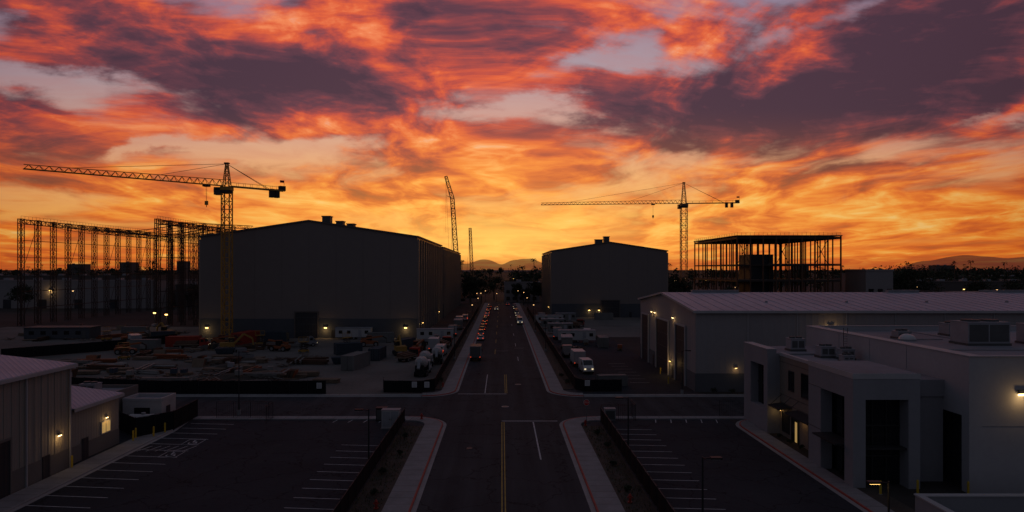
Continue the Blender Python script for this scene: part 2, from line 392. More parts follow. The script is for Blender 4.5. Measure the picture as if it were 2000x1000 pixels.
def arc(cx,cy,r,a0,a1,n=10): return [(cx+r*math.cos(math.radians(a0+(a1-a0)*i/n)),cy+r*math.sin(math.radians(a0+(a1-a0)*i/n))) for i in range(n+1)]
def offs(path,o):
    out=[]
    for i,p in enumerate(path):
        a=Vector(path[max(i-1,0)]); c=Vector(path[min(i+1,len(path)-1)]); d=(c-a).normalized(); n_=Vector((-d.y,d.x)); out.append((p[0]+n_.x*o,p[1]+n_.y*o))
    return out
def ribbon(b,path,o0,o1,z0,z1,k):
    A=offs(path,o0); C=offs(path,o1)
    for i in range(len(path)-1):
        b.hexa([(*A[i],z0),(*A[i+1],z0),(*C[i+1],z0),(*C[i],z0)],[(*A[i],z1),(*A[i+1],z1),(*C[i+1],z1),(*C[i],z1)],k)
def dens_path(pts,step=4):
    out=[]
    for i in range(len(pts)-1):
        a=Vector(pts[i]); c=Vector(pts[i+1]); n=max(1,int((c-a).length/step))
        out+= [tuple(a.lerp(c,j/n)) for j in range(n)]
    out.append(tuple(pts[-1])); return out
def walk(name,path,side,wd,red=True):
    b=Bd(); s_=side
    ribbon(b,path,s_*0,s_*.16,0,.150,'kerb_red' if red else 'kerb_concrete')
    ribbon(b,path,s_*.162,s_*wd,0,.145,'concrete_walk')
    ribbon(b,path,-s_*.45,-s_*.005,.0,.024,'kerb_concrete')
    P=dens_path(path,1.6)
    A=offs(P,s_*.2); C=offs(P,s_*(wd-.02))
    for i in range(1,len(P)-1):
        a=Vector((*A[i],.1475)); c=Vector((*C[i],.1475)); d=(c-a).normalized(); n_=Vector((-d.y,d.x,0))*.03
        b.face([a-n_,c-n_,c+n_,a+n_],'concrete_joint')
    return b.make(name)
walk('sidewalk',[(-7.5,20),(-7.5,87)]+arc(-12.5,87,5,0,90)[1:],1,2.35)
walk('sidewalk',[(-12.6,92),(-76,92)],1,1.6,red=False)
walk('sidewalk',[(7.8,20),(7.8,87)]+arc(12.8,87,5,180,90)[1:],-1,2.3)
walk('sidewalk',[(12.9,92),(34,92)],-1,1.4,red=False)
walk('sidewalk',[(-7.5,398),(-7.5,112)]+arc(-12.5,112,5,0,-90)[1:],-1,2.35)
walk('sidewalk',[(-12.6,107),(-76,107)],-1,1.2,red=False)
walk('sidewalk',[(7.8,398),(7.8,112)]+arc(12.8,112,5,180,270)[1:],1,2.3)
walk('sidewalk',[(12.9,107),(60,107)],1,1.2,red=False)
walk('sidewalk',[(30.2,20),(30.2,86)]+arc(35.2,86,5,180,90)[1:],-1,1.9)
walk('sidewalk',[(-40.6,20),(-40.6,84),(-41.5,90)],1,2.6,red=False)
b=Bd()
for x0,x1,y0,y1 in ((-12.55,-9.86,20,86.4),(10.12,12.75,20,86.4),(-11.2,-9.86,113,398),(10.12,12.1,113,398),(32.15,34,20,62)):
    b.box(x0,x1,y0,y1,0,.11,'verge_soil')
b.make('planting_verge')
b=Bd()
for x0,x1,y0,y1,n in ((-12.4,-10.1,40,86,1500),(10.3,12.6,40,86,1500),(-11.1,-10,113,300,500),(10.3,12,113,300,500)):
    for _ in range(n):
        x=U(x0,x1); y=U(y0,y1); h=U(.06,.28)*(1 if R()<.85 else 1.8); a=U(0,6.28); dx=math.cos(a)*.05; dy=math.sin(a)*.05
        b.face([(x-dx,y-dy,.1),(x+dx,y+dy,.1),(x+U(-.15,.15),y+U(-.15,.15),.1+h)],'dry_grass')
b.make('dry_grass')
for (x,y,r) in [(-11.4,80,.5),(-10.9,73,.4),(-11.6,66,.5),(11.4,82,.5),(11.8,76,.5),(11.3,69,.4),(11.2,61,.4),(-11.2,60,.4),(33.2,86.5,.4),(32.9,78,.35),(32.8,80.5,.3),(33.1,75.5,.35),(-10.6,120,.6),(11.2,118,.6),(11,126,.5),(34,109.5,.6),(37,109.6,.6),(40,109.5,.6),(43.5,109.6,.7),(32.9,70,.3),(33,66,.35)]:
    b=Bd(); 
    for i in range(5): b.cyl((0,0,0),(U(-r,r)*.7,U(-r,r)*.7,r*U(.6,1.1)),.025,'bark',4,.01)
    for i in range(7): b.leaves(U(-r,r)*.6,U(-r,r)*.6,r*U(.5,1.1),r*.45,r*.4,40,.07,'leaf' if R()<.5 else 'leaf_dark')
    b.make('shrub',(x,y,.1))

b=Bd()
def line(x0,y0,x1,y1,wd,k='paint_white',z=.026):
    a=Vector((x0,y0,z)); c=Vector((x1,y1,z)); d=(c-a).normalized(); n_=Vector((-d.y,d.x,0))*wd/2
    b.face([a-n_,c-n_,c+n_,a+n_],k)
for x in (.02,.30): line(x,20,x,89,.11,'paint_yellow')
line(.0,89.6,7.3,89.6,.28)
line(4.1,71.5,4.1,89,.16)
line(-7.0,109,.75,109,.28)
for x in (.55,.83): line(x,109.6,x,129,.11,'paint_yellow')
line(-2.7,109.6,-2.7,129,.15)
for y in range(160,390,24):
    line(-1.6,y,-1.6,y+9,.15,'paint_yellow'); 
for y in (148,176,204,240,280): line(3.6,y,3.6,y+7,.15)
line(-1.6,166,1.6,166,.2); line(3.2,172,5.6,172,.2)
b.make('road_markings')
b=Bd()
for i in range(11): line(-18.2,57-5+i*2.55,-12.9,56.5-5+i*2.55,.11,z=.018)
for i in range(16): line(-40.2,50+i*2.55,-34.4,49.4+i*2.55,.11,z=.018)
for i in range(6): line(-40+i*1.0,74.8,-39.4+i*1.0,77.0,.1,z=.018)
def wheelchair(cx,cy):
    s_=.75
    def P(a,c): return (cx+a*s_,cy+c*s_)
    pts=[P(.1+.55*math.cos(t),-.35+.55*math.sin(t)) for t in [math.radians(a) for a in range(150,400,20)]]
    for i in range(len(pts)-1): line(*pts[i],*pts[i+1],.12,z=.018)
    line(*P(-.1,.95),*P(.0,.1),.14,z=.018); line(*P(-.05,.55),*P(.5,.5),.12,z=.018); line(*P(0,.1),*P(.6,.05),.14,z=.018); line(*P(.6,.05),*P(.85,-.7),.13,z=.018)
    cc=[P(-.12+.17*math.cos(t*.785),1.2+.17*math.sin(t*.785)) for t in range(8)]
    b.face([(x,y,.018) for x,y in cc],'paint_white')
    for (a,c,d,e) in ((-1.2,-1.3,1.3,-1.3),(1.3,-1.3,1.3,1.7),(1.3,1.7,-1.2,1.7),(-1.2,1.7,-1.2,-1.3)): line(*P(a,c),*P(d,e),.08,z=.018)
wheelchair(-35.6,73.4); wheelchair(-35.6,78.6)
for i in range(14): line(13.1,52+i*2.55,18.6,51.6+i*2.55,.11,z=.018)
for i in range(5): line(20+i*2.0,88.6,20.5+i*2.0,91,.11,z=.018)
for i in range(5): line(-22+i*2.0,88.8,-21.6+i*2.0,91,.11,z=.018)
for i in range(7): line(22.5,120+i*4,26,120+i*4,.11,z=.018)
b.make('parking_markings')
for (x,y,k) in ((.5,99,'post_galv'),(-3.6,76,'asphalt_patch'),(2.8,118,'post_galv')):
    b=Bd(); b.cyl((0,0,.016),(0,0,.034),.55,'kerb_concrete' if k=='post_galv' else k,20); b.cyl((0,0,.034),(0,0,.040),.40,k,20)
    for i in range(-3,4): b.box(-.3,.3,i*.1-.02,i*.1+.02,.040,.046,'post_galv')
    b.make('manhole_cover',(x,y,0))

# ------------------------------------------------------------------ fences
def fence(name,pts,h=1.9,k='black_fabric',post='post_black',sp=3.0,z=.1):
    b=Bd()
    for i in range(len(pts)-1):
        a=Vector((*pts[i],z)); c=Vector((*pts[i+1],z)); Lg=(c-a).length; n=max(1,round(Lg/sp)); d=(c-a)/n; nn=d.normalized(); nn=Vector((-nn.y,nn.x,0))
        for j in range(n+1):
            p=a+d*j; b.cyl(p+Vector((0,0,-.1)),p+Vector((0,0,h+.12)),.04,post,6)
        for zz_ in (.12,h): b.beam(a+Vector((0,0,zz_)),c+Vector((0,0,zz_)),.05,post)
        for j in range(n):
            m=4
            for q in range(m):
                p0=a+d*(j+q/m); p1=a+d*(j+(q+1)/m); o0=nn*.05*math.sin(math.pi*q/m); o1=nn*.05*math.sin(math.pi*(q+1)/m)
                tp=h-.02-U(0,.05)
                b.face([p0+o0+Vector((0,0,.05)),p1+o1+Vector((0,0,.05)),p1+o1+Vector((0,0,tp)),p0+o0+Vector((0,0,tp))],k)
    return b.make(name)
fence('screened_fence',[(-12.6,30),(-12.6,88.5)],1.8)
fence('screened_fence',[(12.9,30),(12.9,89)],1.8)
fence('construction_fence',[(-54,108.6),(-28,108.6)],2.2,z=0)
fence('construction_fence',[(-19.5,112.5),(-19,110),(-13,109.6),(-11,112),(-11.2,130),(-11.2,330)],2.0,z=0)
fence('construction_fence',[(19.5,111),(13.4,111),(12.2,113),(12.2,330)],2.0,z=0)
fence('construction_fence',[(-110,150),(-96,166),(-88,185)],2.4,z=0)
fence('construction_fence',[(-54,108.6),(-74,113),(-112,148)],2.2,z=0)
fence('utility_fence',[(-47,84),(-43.2,80.5),(-40.6,84.5),(-41,92)],2.4,z=0)
def openfence(name,pts,h=2.2):
    b=Bd()
    for i in range(len(pts)-1):
        a=Vector((*pts[i],.1)); c=Vector((*pts[i+1],.1)); n=int((c-a).length/.28); d=(c-a)/n
        for j in range(n+1):
            r=.05 if j%8==0 else .016; b.beam(a+d*j,a+d*j+Vector((0,0,h)),r,'post_black')
        for z in (.15,h-.2,h): b.beam(a+Vector((0,0,z)),c+Vector((0,0,z)),.04,'post_black')
    b.make(name)
openfence('iron_gate',[(-38,91),(-33.5,91),(-30.5,91),(-30.5,88)])
openfence('iron_gate',[(13.0,89.2),(17.5,89.4),(17.5,92.8)])
openfence('iron_gate',[(29.4,92.2),(31.5,92.2)])
for (x,y) in ((-12.0,109.35),(-14.0,109.4),(-29.0,108.4),(13.9,110.85)):
    b=Bd(); b.box(-.4,.4,-.02,.02,0,.9,'sign_white'); 
    for i in range(4): b.box(-.3,.3,-.026,-.0205,.15+i*.18,.2+i*.18,'post_black')
    b.box(-.42,.42,-.015,.03,-.03,-.001,'post_galv'); b.make('fence_notice',(x,y,1.0))

# ------------------------------------------------------------------ street furniture
def street_lamp(x,y,h,dx=1,dy=0,lit=False,name='street_lamp'):
    b=Bd(); b.cyl((0,0,0),(0,0,.7),.25,'concrete_walk',12); b.cyl((0,0,.7),(0,0,h),.09,'post_black',8,.06)
    b.box(-.16,.16,-.16,.16,.7,.74,'post_black')
    b.beam((0,0,h-.12),(dx*.6,dy*.6,h-.06),.07,'post_black')
    cx=dx*.95; cy=dy*.95
    lx=.4 if abs(dx)>.5 else .2; ly=.4 if abs(dy)>.5 else .2
    b.box(cx-lx,cx+lx,cy-ly,cy+ly,h-.14,h,'post_black')
    b.box(cx-lx*.8,cx+lx*.8,cy-ly*.8,cy+ly*.8,h-.165,h-.145,'lamp_amber' if lit else 'sign_white')
    o=b.make(name,(x,y,0))
    if lit: light(o,(dx*.95,dy*.95,h-.4),12)
    return o
street_lamp(-13.0,66.7,6.3,-1); street_lamp(13.3,71.8,6.5,-1); street_lamp(14.3,48.6,6.6,1)
street_lamp(24.6,43.4,6.5,-1,lit=True); street_lamp(-36,93.5,8.7,1); street_lamp(28.8,109,7,1)
for y in (150,200,255,320): street_lamp(-10.4,y,7.5,1); street_lamp(10.6,y+15,7.5,-1)
b=Bd(); b.beam((0,0,0),(0,0,2.9),.07,'post_galv')
oc=[(.40*math.cos(math.radians(22.5+45*i)),.40*math.sin(math.radians(22.5+45*i))) for i in range(8)]
b.hexa([(x,.045,2.55+z) for x,z in oc],[(x,.07,2.55+z) for x,z in oc],'post_galv')
b.hexa([(x,-.05,2.55+z) for x,z in oc],[(x,-.04,2.55+z) for x,z in oc],'sign_white')
b.hexa([(x*.93,-.056,2.55+z*.93) for x,z in oc],[(x*.93,-.0505,2.55+z*.93) for x,z in oc],'sign_red')
ss=b.make('stop_sign',(11.0,88.6,.1))
cu=bpy.data.curves.new('lettering','FONT'); cu.body='STOP'; cu.size=.30; cu.align_x='CENTER'; cu.align_y='CENTER'; cu.extrude=.002
to=bpy.data.objects.new('lettering',cu); sc.collection.objects.link(to); to.parent=ss; to.location=(0,-.062,2.55); to.rotation_euler=(math.pi/2,0,0); cu.materials.append(MT['sign_white'])
b=Bd(); b.box(-1.2,1.2,-.7,.7,0,.15,'concrete_walk'); b.box(-1.1,1.1,-.6,.6,.15,2.3,'cont_white'); b.box(-1.16,1.16,-.66,.66,2.3,2.38,'hvac')
b.box(-1.0,-.03,-.62,-.60,.3,2.15,'hvac'); b.box(.03,1.0,-.62,-.60,.3,2.15,'hvac'); b.box(-.12,-.06,-.65,-.62,1.1,1.3,'post_black'); b.box(.06,.12,-.65,-.62,1.1,1.3,'post_black')
b.make('utility_cabinet',(-13.9,85.8,0))
b=Bd(); b.box(-.7,.7,-.5,.5,0,1.7,'post_black'); b.box(-.74,.74,-.54,.54,1.7,1.76,'post_black'); b.box(-.6,.6,-.515,-.5,.2,1.5,'hvac_dark'); b.make('transformer_box',(-15.8,90,0))
b=Bd(); b.box(-.7,.7,-.5,.5,0,1.5,'hvac'); b.box(-.74,.74,-.54,.54,1.5,1.56,'hvac'); b.box(-.6,.6,-.515,-.5,.2,1.3,'hvac_dark'); b.make('transformer_box',(14.3,90.4,0))
for (x,y) in ((-9.9,115),(-10.6,90.3),(10.6,86.5),(-10.4,56.5),(10.9,58)):
    b=Bd(); b.cyl((0,0,0),(0,0,.08),.2,'veh_red',12); b.cyl((0,0,.08),(0,0,.6),.12,'veh_red',12); b.cyl((0,0,.6),(0,0,.74),.15,'veh_red',12,.05)
    b.cyl((-.24,0,.45),(.24,0,.45),.06,'veh_red',8); b.cyl((0,-.2,.4),(0,0,.4),.08,'veh_red',8); b.cyl((0,0,.74),(0,0,.8),.03,'veh_red',6); b.make('fire_hydrant',(x,y,.14))
for (x,y) in ((-43.0,80.2),(-41.3,81),(-40.9,82.9),(-42.6,78.9),(-43,68.3),(33.4,60.2),(36.8,60.4),(41,60),(28.8,118),(30,129)):
    b=Bd(); b.cyl((0,0,0),(0,0,1.15),.10,'yellow_post',10); b.cyl((0,0,1.15),(0,0,1.23),.10,'yellow_post',10,.04); b.cyl((0,0,0),(0,0,.05),.16,'concrete_walk',10); b.make('bollard',(x,y,.1))

# ------------------------------------------------------------------ wall lamps
def wall_lamp(x,y,z,nx,ny,e,big=1.0,m='lamp_amber'):
    b=Bd(); s=.22*big
    b.T=Matrix.Rotation(math.atan2(ny,nx),4,'Z')
    b.hexa([(0,-s,-s*.6),(s*1.0,-s,-s*.4),(s*1.0,s,-s*.4),(0,s,-s*.6)],[(0,-s,s*.6),(s*.7,-s,s*.5),(s*.7,s,s*.5),(0,s,s*.6)],'hvac_dark')
    b.hexa([(.03,-s*.8,-s*1.15),(s*.9,-s*.8,-s*.8),(s*.9,s*.8,-s*.8),(.03,s*.8,-s*1.15)],[(.03,-s*.85,-s*.62),(s*.97,-s*.85,-s*.42),(s*.97,s*.85,-s*.42),(.03,s*.85,-s*.62)],m)
    o=b.make('wall_lamp',(x,y,z)); light(o,(nx*.55*big,ny*.55*big,-.45*big),e*.8,r=.15); return o

# ------------------------------------------------------------------ sound stages
def stage(name,x0,x1,y0,y1,ze,zr,roadside,doorx=None,vents=()):
    b=Bd(); xm=(x0+x1)/2
    prof=[(x0,0),(x1,0),(x1,ze),(xm,zr),(x0,ze)]
    b.face([(x,y0,z) for x,z in prof],'stage_wall'); b.face([(x,y1,z) for x,z in prof][::-1],'stage_wall')
    b.face([(x0,y0,0),(x0,y1,0),(x0,y1,ze),(x0,y0,ze)],'stage_wall_side'); b.face([(x1,y0,0),(x1,y1,0),(x1,y1,ze),(x1,y0,ze)],'stage_wall_side')
    sl=(zr-ze)/(xm-x0)
    for s_,xa in ((-1,x0),(1,x1)):
        xo=xa+s_*.5; zo=ze-.5*sl
        b.hexa([(xo,y0-.4,zo+.02),(xm,y0-.4,zr+.02),(xm,y1+.4,zr+.02),(xo,y1+.4,zo+.02)],[(xo,y0-.4,zo+.45),(xm,y0-.4,zr+.45),(xm,y1+.4,zr+.45),(xo,y1+.4,zo+.45)],'stage_trim')
    bz=5.6
    b.box(x0-.06,x1+.06,y0-.08,y0-.0,0,bz,'stage_base'); 
    for xa in (x0,x1):
        s_=-1 if xa==x0 else 1
        b.box(min(xa,xa+s_*.07),max(xa,xa+s_*.07),y0+.01,y1,0,bz,'stage_base')
        n=int((y1-y0)/6.5)
        for i in range(n+1):
            y=y0+.1+i*(y1-y0-.8)/n; b.box(min(xa+s_*.02,xa+s_*.55),max(xa+s_*.02,xa+s_*.55),y,y+.6,0,ze-.6,'stage_wall_side')
        for z in (9,14.5,20,25): b.box(min(xa+s_*.01,xa+s_*.06),max(xa+s_*.01,xa+s_*.06),y0+.1,y1,z,z+.12,'seam')
    n=int((x1-x0)/7.6)
    for i in range(1,n):
        x=x0+i*(x1-x0)/n; zt=ze+(zr-ze)*(1-abs(x-xm)/(xm-x0))-.1; b.box(x-.04,x+.04,y0-.02,y0-.005,bz,zt,'seam')
    if doorx:
        a,c,h=doorx; b.box(a,c,y0-.16,y0-.09,0,h,'door_dark'); b.box(a-.35,a,y0-.3,y0-.085,0,h+.35,'stage_trim'); b.box(c,c+.35,y0-.3,y0-.085,0,h+.35,'stage_trim'); b.box(a,c,y0-.3,y0-.085,h,h+.35,'stage_trim')
        b.box(c+4,c+5.1,y0-.14,y0-.085,0,2.3,'door_dark')
        for z in (2,4,6): b.box(a+.1,c-.1,y0-.19,y0-.162,z,z+.08,'stage_base')
    for (x,y,wd,h) in vents:
        z=ze+(zr-ze)*(1-abs(x-xm)/(xm-x0)); b.box(x-wd/2,x+wd/2,y,y+3,z-.5,z+h,'hvac_dark'); b.box(x-wd/2-.2,x+wd/2+.2,y-.2,y+3.2,z+h,z+h+.25,'hvac_dark')
    return b.make(name)
stage('sound_stage',-86.9,-24.4,197,275.6,29.1,33.7,1,(-59.5,-53.2,7.4),((-51.5,200,2.3,2.2),(-47.6,200,2.0,1.3),(-44.4,200,2.0,1.0)))
stage('sound_stage',-92,-24.0,281,392,28.6,33.0,1)
stage('sound_stage',20.6,68,281,343,27.2,30.8,-1,(41,48.4,6.9),((40.5,284,3.0,1.8),(44,286,2.2,2.6)))
for x in (-85,-50.8,-27.7): wall_lamp(x,196.9,3.3,0,-1,90,2.0)
for x in (36,40): wall_lamp(x,280.9,3.2,0,-1,50,1.7)
for y in (205,258): wall_lamp(-23.8,y,4.0,1,0,24,1.3)
wall_lamp(20,290,4.0,-1,0,24,1.3)

# ------------------------------------------------------------------ long warehouse
b=Bd(); x0,x1,y0,y1,ze,zr=31.5,150,111,155,13.1,15.25; ym=(y0+y1)/2
b.face([(x0,y0,0),(x0,y1,0),(x0,y1,ze),(x0,ym,zr),(x0,y0,ze)],'ware_wall'); b.face([(x1,y0,0),(x1,y0,ze),(x1,ym,zr),(x1,y1,ze),(x1,y1,0)],'ware_wall')
b.face([(x0,y0,0),(x1,y0,0),(x1,y0,ze),(x0,y0,ze)],'ware_wall'); b.face([(x0,y1,0),(x1,y1,0),(x1,y1,ze),(x0,y1,ze)],'ware_wall')
sl=(zr-ze)/(ym-y0)
for s_,ya in ((-1,y0),(1,y1)):
    yo=ya+s_*.5; zo=ze-.5*sl
    b.hexa([(x0-.5,yo,zo+.02),(x1+.5,yo,zo+.02),(x1+.5,ym,zr+.02),(x0-.5,ym,zr+.02)],[(x0-.5,yo,zo+.18),(x1+.5,yo,zo+.18),(x1+.5,ym,zr+.18),(x0-.5,ym,zr+.18)],'roof_metal')
    b.hexa([(x0-.56,yo,zo-.1),(x0-.51,yo,zo-.1),(x0-.51,ym,zr-.1),(x0-.56,ym,zr-.1)],[(x0-.56,yo,zo+.26),(x0-.51,yo,zo+.26),(x0-.51,ym,zr+.26),(x0-.56,ym,zr+.26)],'trim_white')
for i in range(60):
    x=x0+i*2.0+.5
    b.beam((x,y0-.45,ze+.17),(x,ym,zr+.21),.07,'roof_metal',.08)
b.box(x0-.5,x1+.5,y0-.68,y0-.51,ze-.28,ze+.12,'trim_white')
b.box(x0,x1,y0-.06,y0-.003,0,3.0,'ware_base'); b.box(x0-.06,x0-.003,y0,y1,0,3.0,'ware_base')
for (a,c) in ((146,152.5),(128.6,138.4),(116.8,123.2)):
    b.box(x0-.14,x0-.065,a,c,0,10,'door_dark')
    b.box(x0-.3,x0-.07,a-.3,a,0,10.3,'trim_white'); b.box(x0-.3,x0-.07,c,c+.3,0,10.3,'trim_white'); b.box(x0-.3,x0-.07,a,c,10,10.3,'trim_white')
    for z in (2.5,5,7.5): b.box(x0-.17,x0-.142,a+.1,c-.1,z,z+.08,'hvac_dark')
b.box(x0-.12,x0-.065,125.2,126.3,0,2.3,'door_dark'); b.box(x0-.12,x0-.065,141,142.1,0,2.3,'door_dark')
for x in range(40,150,8): b.box(x-.06,x+.06,y0-.12,y0-.065,0,ze-.3,'trim_white'); 
for (x,wd) in ((37,9),(75,6),(96,8),(120,9)):
    b.box(x,x+wd,ym-.5,ym+.5,zr+.0,zr+.55,'hvac'); b.box(x-.1,x+wd+.1,ym-.65,ym+.65,zr+.55,zr+.62,'hvac')
for x in range(46,140,14): b.box(x,x+.35,y0+8,y0+8.4,ze+.5,ze+1.3,'hvac')
b.make('warehouse')
for y in (142.5,139.5,124.8): wall_lamp(31.35,y,11.2,-1,0,18,1.1,'lamp_warm')
wall_lamp(31.35,126.9,3.0,-1,0,60,1.2); wall_lamp(53.5,110.85,10.8,0,-1,36,1.4,'lamp_warm'); wall_lamp(38,110.85,4.0,0,-1,9,.9,'lamp_dim')

# ------------------------------------------------------------------ office building
b=Bd()
W='office_white'; G='office_gray'
b.box(42.7,90,60.9,92.6,0,11.6,W,'office_roof')
b.box(41.5,42.69,60.6,61.6,0,12.2,W); b.box(41.5,42.69,66.6,93,0,12.2,W); b.box(41.5,42.69,61.6,66.6,6.8,12.2,W)
b.box(42.69,90,60.6,60.898,0,12.2,W); b.box(42.69,90,92.602,93,0,12.2,W)
b.box(42.62,42.688,61.62,66.58,0,6.78,'door_dark')
for (x0_,x1_,y0_,y1_) in ((41.42,42.77,60.5,93.08),(42.78,90,60.5,60.97),(42.78,90,92.53,93.08)): b.box(x0_,x1_,y0_,y1_,12.2,12.27,'trim_white')
for x in (48,55,62,69): b.box(x-.03,x+.03,60.57,60.599,0,12.1,G)
b.box(42.7,90,60.565,60.598,6.0,6.05,G)
for y in (70,77,84): b.box(41.47,41.498,y-.03,y+.03,9.8,12.1,G)
b.box(31.9,33.05,62,63.55,0,8.1,G); b.box(36.95,38,62,63.55,0,8.1,G); b.box(31.9,33.05,68.3,71,0,8.1,G); b.box(31.9,38,62,71,8.1,10.45,G,'office_roof')
b.box(33.3,37.9,63.4,70.9,0,8.09,'glass_dark'); b.box(36.9,41.5,64.2,67.4,0,8.05,G); b.box(38.001,41.49,64.0,70.98,8.05,9.6,G,'office_roof')
for z in (2.6,5.4): b.box(33.06,36.94,63.3,63.39,z,z+.12,'mullion'); b.box(33.2,33.29,63.56,68.29,z,z+.12,'mullion')
for x in (34.3,35.6): b.box(x,x+.08,63.29,63.38,0,8.09,'mullion')
for y in (64.9,66.6): b.box(33.19,33.28,y,y+.08,0,8.09,'mullion')
b.box(31.0,33.0,63.6,68.2,3.55,3.7,'mullion'); b.box(33.1,36.9,62.2,63.3,3.5,3.65,'mullion')
b.box(31.86,38.04,61.96,62.0,10.0,10.5,'trim_white'); b.box(31.86,31.899,62.0,71,10.0,10.5,'trim_white')
for z in (3.9,8.1): b.box(31.88,31.899,68.31,70.99,z,z+.04,'mullion')
b.box(33.8,41.49,71.01,82.99,0,9.5,'office_beige','office_roof'); b.box(33.72,34.1,71.01,82.99,9.5,9.85,'trim_white')
for z in (3.9,4.9,8.8): b.box(33.775,33.799,71.02,82.98,z,z+.04,'mullion')
def win(xf,y0,y1,z0,z1):
    b.box(xf-.06,xf-.003,y0,y1,z0,z1,'glass_dark'); 
    b.box(xf-.12,xf-.004,y0-.08,y0,z0-.08,z1+.08,'mullion'); b.box(xf-.12,xf-.004,y1,y1+.08,z0-.08,z1+.08,'mullion'); b.box(xf-.12,xf-.004,y0,y1,z1,z1+.08,'mullion'); b.box(xf-.12,xf-.004,y0,y1,z0-.08,z0,'mullion')
    n=max(1,int((y1-y0)/1.5))
    for i in range(1,n): yy=y0+(y1-y0)*i/n; b.box(xf-.1,xf-.061,yy-.03,yy+.03,z0,z1,'mullion')
win(33.8,73,76.8,5.6,8.2); win(33.8,79,80.2,5.8,8.0)
win(33.8,72.2,75,.3,3.0); win(33.8,77.6,79.4,.02,2.7); win(33.8,80.2,82,.6,2.8)
b.box(33.71,33.739,78.0,78.5,.1,2.4,'window_lit')
for (a,c) in ((72,78),(79.5,82.6)):
    b.hexa([(32.2,a,3.5),(33.78,a,3.7),(33.78,c,3.7),(32.2,c,3.5)],[(32.2,a,3.62),(33.78,a,3.85),(33.78,c,3.85),(32.2,c,3.62)],'mullion')
    for y in (a+.3,c-.3): b.beam((32.3,y,3.6),(33.75,y,4.9),.05,'mullion')
b.box(32.3,33.4,83,84.2,0,10.2,G); b.box(32.3,33.4,88.6,91,0,10.2,G); b.box(32.3,33.4,84.2,88.6,8.1,10.2,G); b.box(32.3,33.4,84.2,88.6,0,2.8,G)
b.box(33.41,41.49,83,91,0,9.7,G,'office_roof'); b.box(33.3,33.405,84.22,88.58,2.82,8.08,'glass_dark')
for y in (85.6,87.1): b.box(33.2,33.29,y,y+.08,2.82,8.08,'mullion')
b.box(33.2,33.29,84.22,88.58,5.4,5.5,'mullion')
b.box(32.26,33.44,82.96,91.04,10.2,10.27,'trim_white')
b.make('office_building')
def hvac(x,y,z,w_,d_,h_,n='rooftop_hvac_unit'):
    b=Bd(); b.box(-w_/2-.1,w_/2+.1,-d_/2-.1,d_/2+.1,0,.25,'hvac_dark'); b.box(-w_/2,w_/2,-d_/2,d_/2,.25,h_,'hvac'); b.box(-w_/2-.05,w_/2+.05,-d_/2-.05,d_/2+.05,h_,h_+.07,'hvac')
    b.box(-w_/2+.15,-.08,-d_/2-.03,-d_/2-.005,.45,h_-.2,'hvac_dark'); b.box(.08,w_/2-.15,-d_/2-.03,-d_/2-.005,.45,h_-.2,'hvac_dark')
    for s_ in (-1,1): b.cyl((s_*w_*.23,0,h_+.07),(s_*w_*.23,0,h_+.28),min(w_*.2,d_*.4),'hvac_dark',16)
    b.make(n,(x,y,z))
hvac(53.2,76,11.6,4.6,3.0,2.5); hvac(60.5,76,11.6,4.2,3.0,2.2); hvac(57,86,11.6,2.6,2.0,1.5); hvac(48,82,11.6,1.6,1.4,.9)
hvac(37.0,86,9.7,1.8,1.6,1.5); hvac(38.4,81,9.5,1.7,1.5,1.3); hvac(39.8,79,9.5,1.5,1.3,1.2); hvac(38.6,76.4,9.5,1.2,1.1,.8)
b=Bd(); 
for i in range(4):
    a0=i*22.5; a1=(i+1)*22.5; r0=.9*math.cos(math.radians(a0)); r1=max(.02,.9*math.cos(math.radians(a1)))
    b.cyl((0,0,.2+.6*math.sin(math.radians(a0))),(0,0,.2+.6*math.sin(math.radians(a1))),r0,'veh_white',16,r1)
b.cyl((0,0,0),(0,0,.2),1.0,'hvac',16); b.make('roof_skylight',(47.5,80,11.6))
b=Bd()
for s_ in (-.25,.25): b.beam((s_,0,0),(s_,0,3.4),.05,'post_black'); 
for i in range(10): b.beam((-.25,0,.3+i*.3),(.25,0,.3+i*.3),.03,'post_black')
b.make('roof_ladder',(41.3,82,9.5))
b=Bd()
for a,c in (((43,80.5,11.7),(52,80.5,11.7)),((54,79,11.7),(54,90,11.7)),((43,70,11.7),(70,70,11.7))): b.cyl(a,c,.07,'hvac',6)
b.make('roof_conduit')
wall_lamp(46.0,60.5,9.1,0,-1,42,1.4,'lamp_warm'); wall_lamp(33.6,76.2,3.2,-1,0,9,.7); wall_lamp(33.6,82.3,3.1,-1,0,5,.7)
b=Bd(); b.box(32.7,52,53.6,54,0,2.1,'office_gray'); b.box(32.7,33.1,44,53.59,0,2.1,'office_gray'); b.box(32.62,52,53.52,54.08,2.1,2.2,'trim_white'); b.box(32.62,33.18,44,53.51,2.1,2.2,'trim_white')
b.make('enclosure_wall')

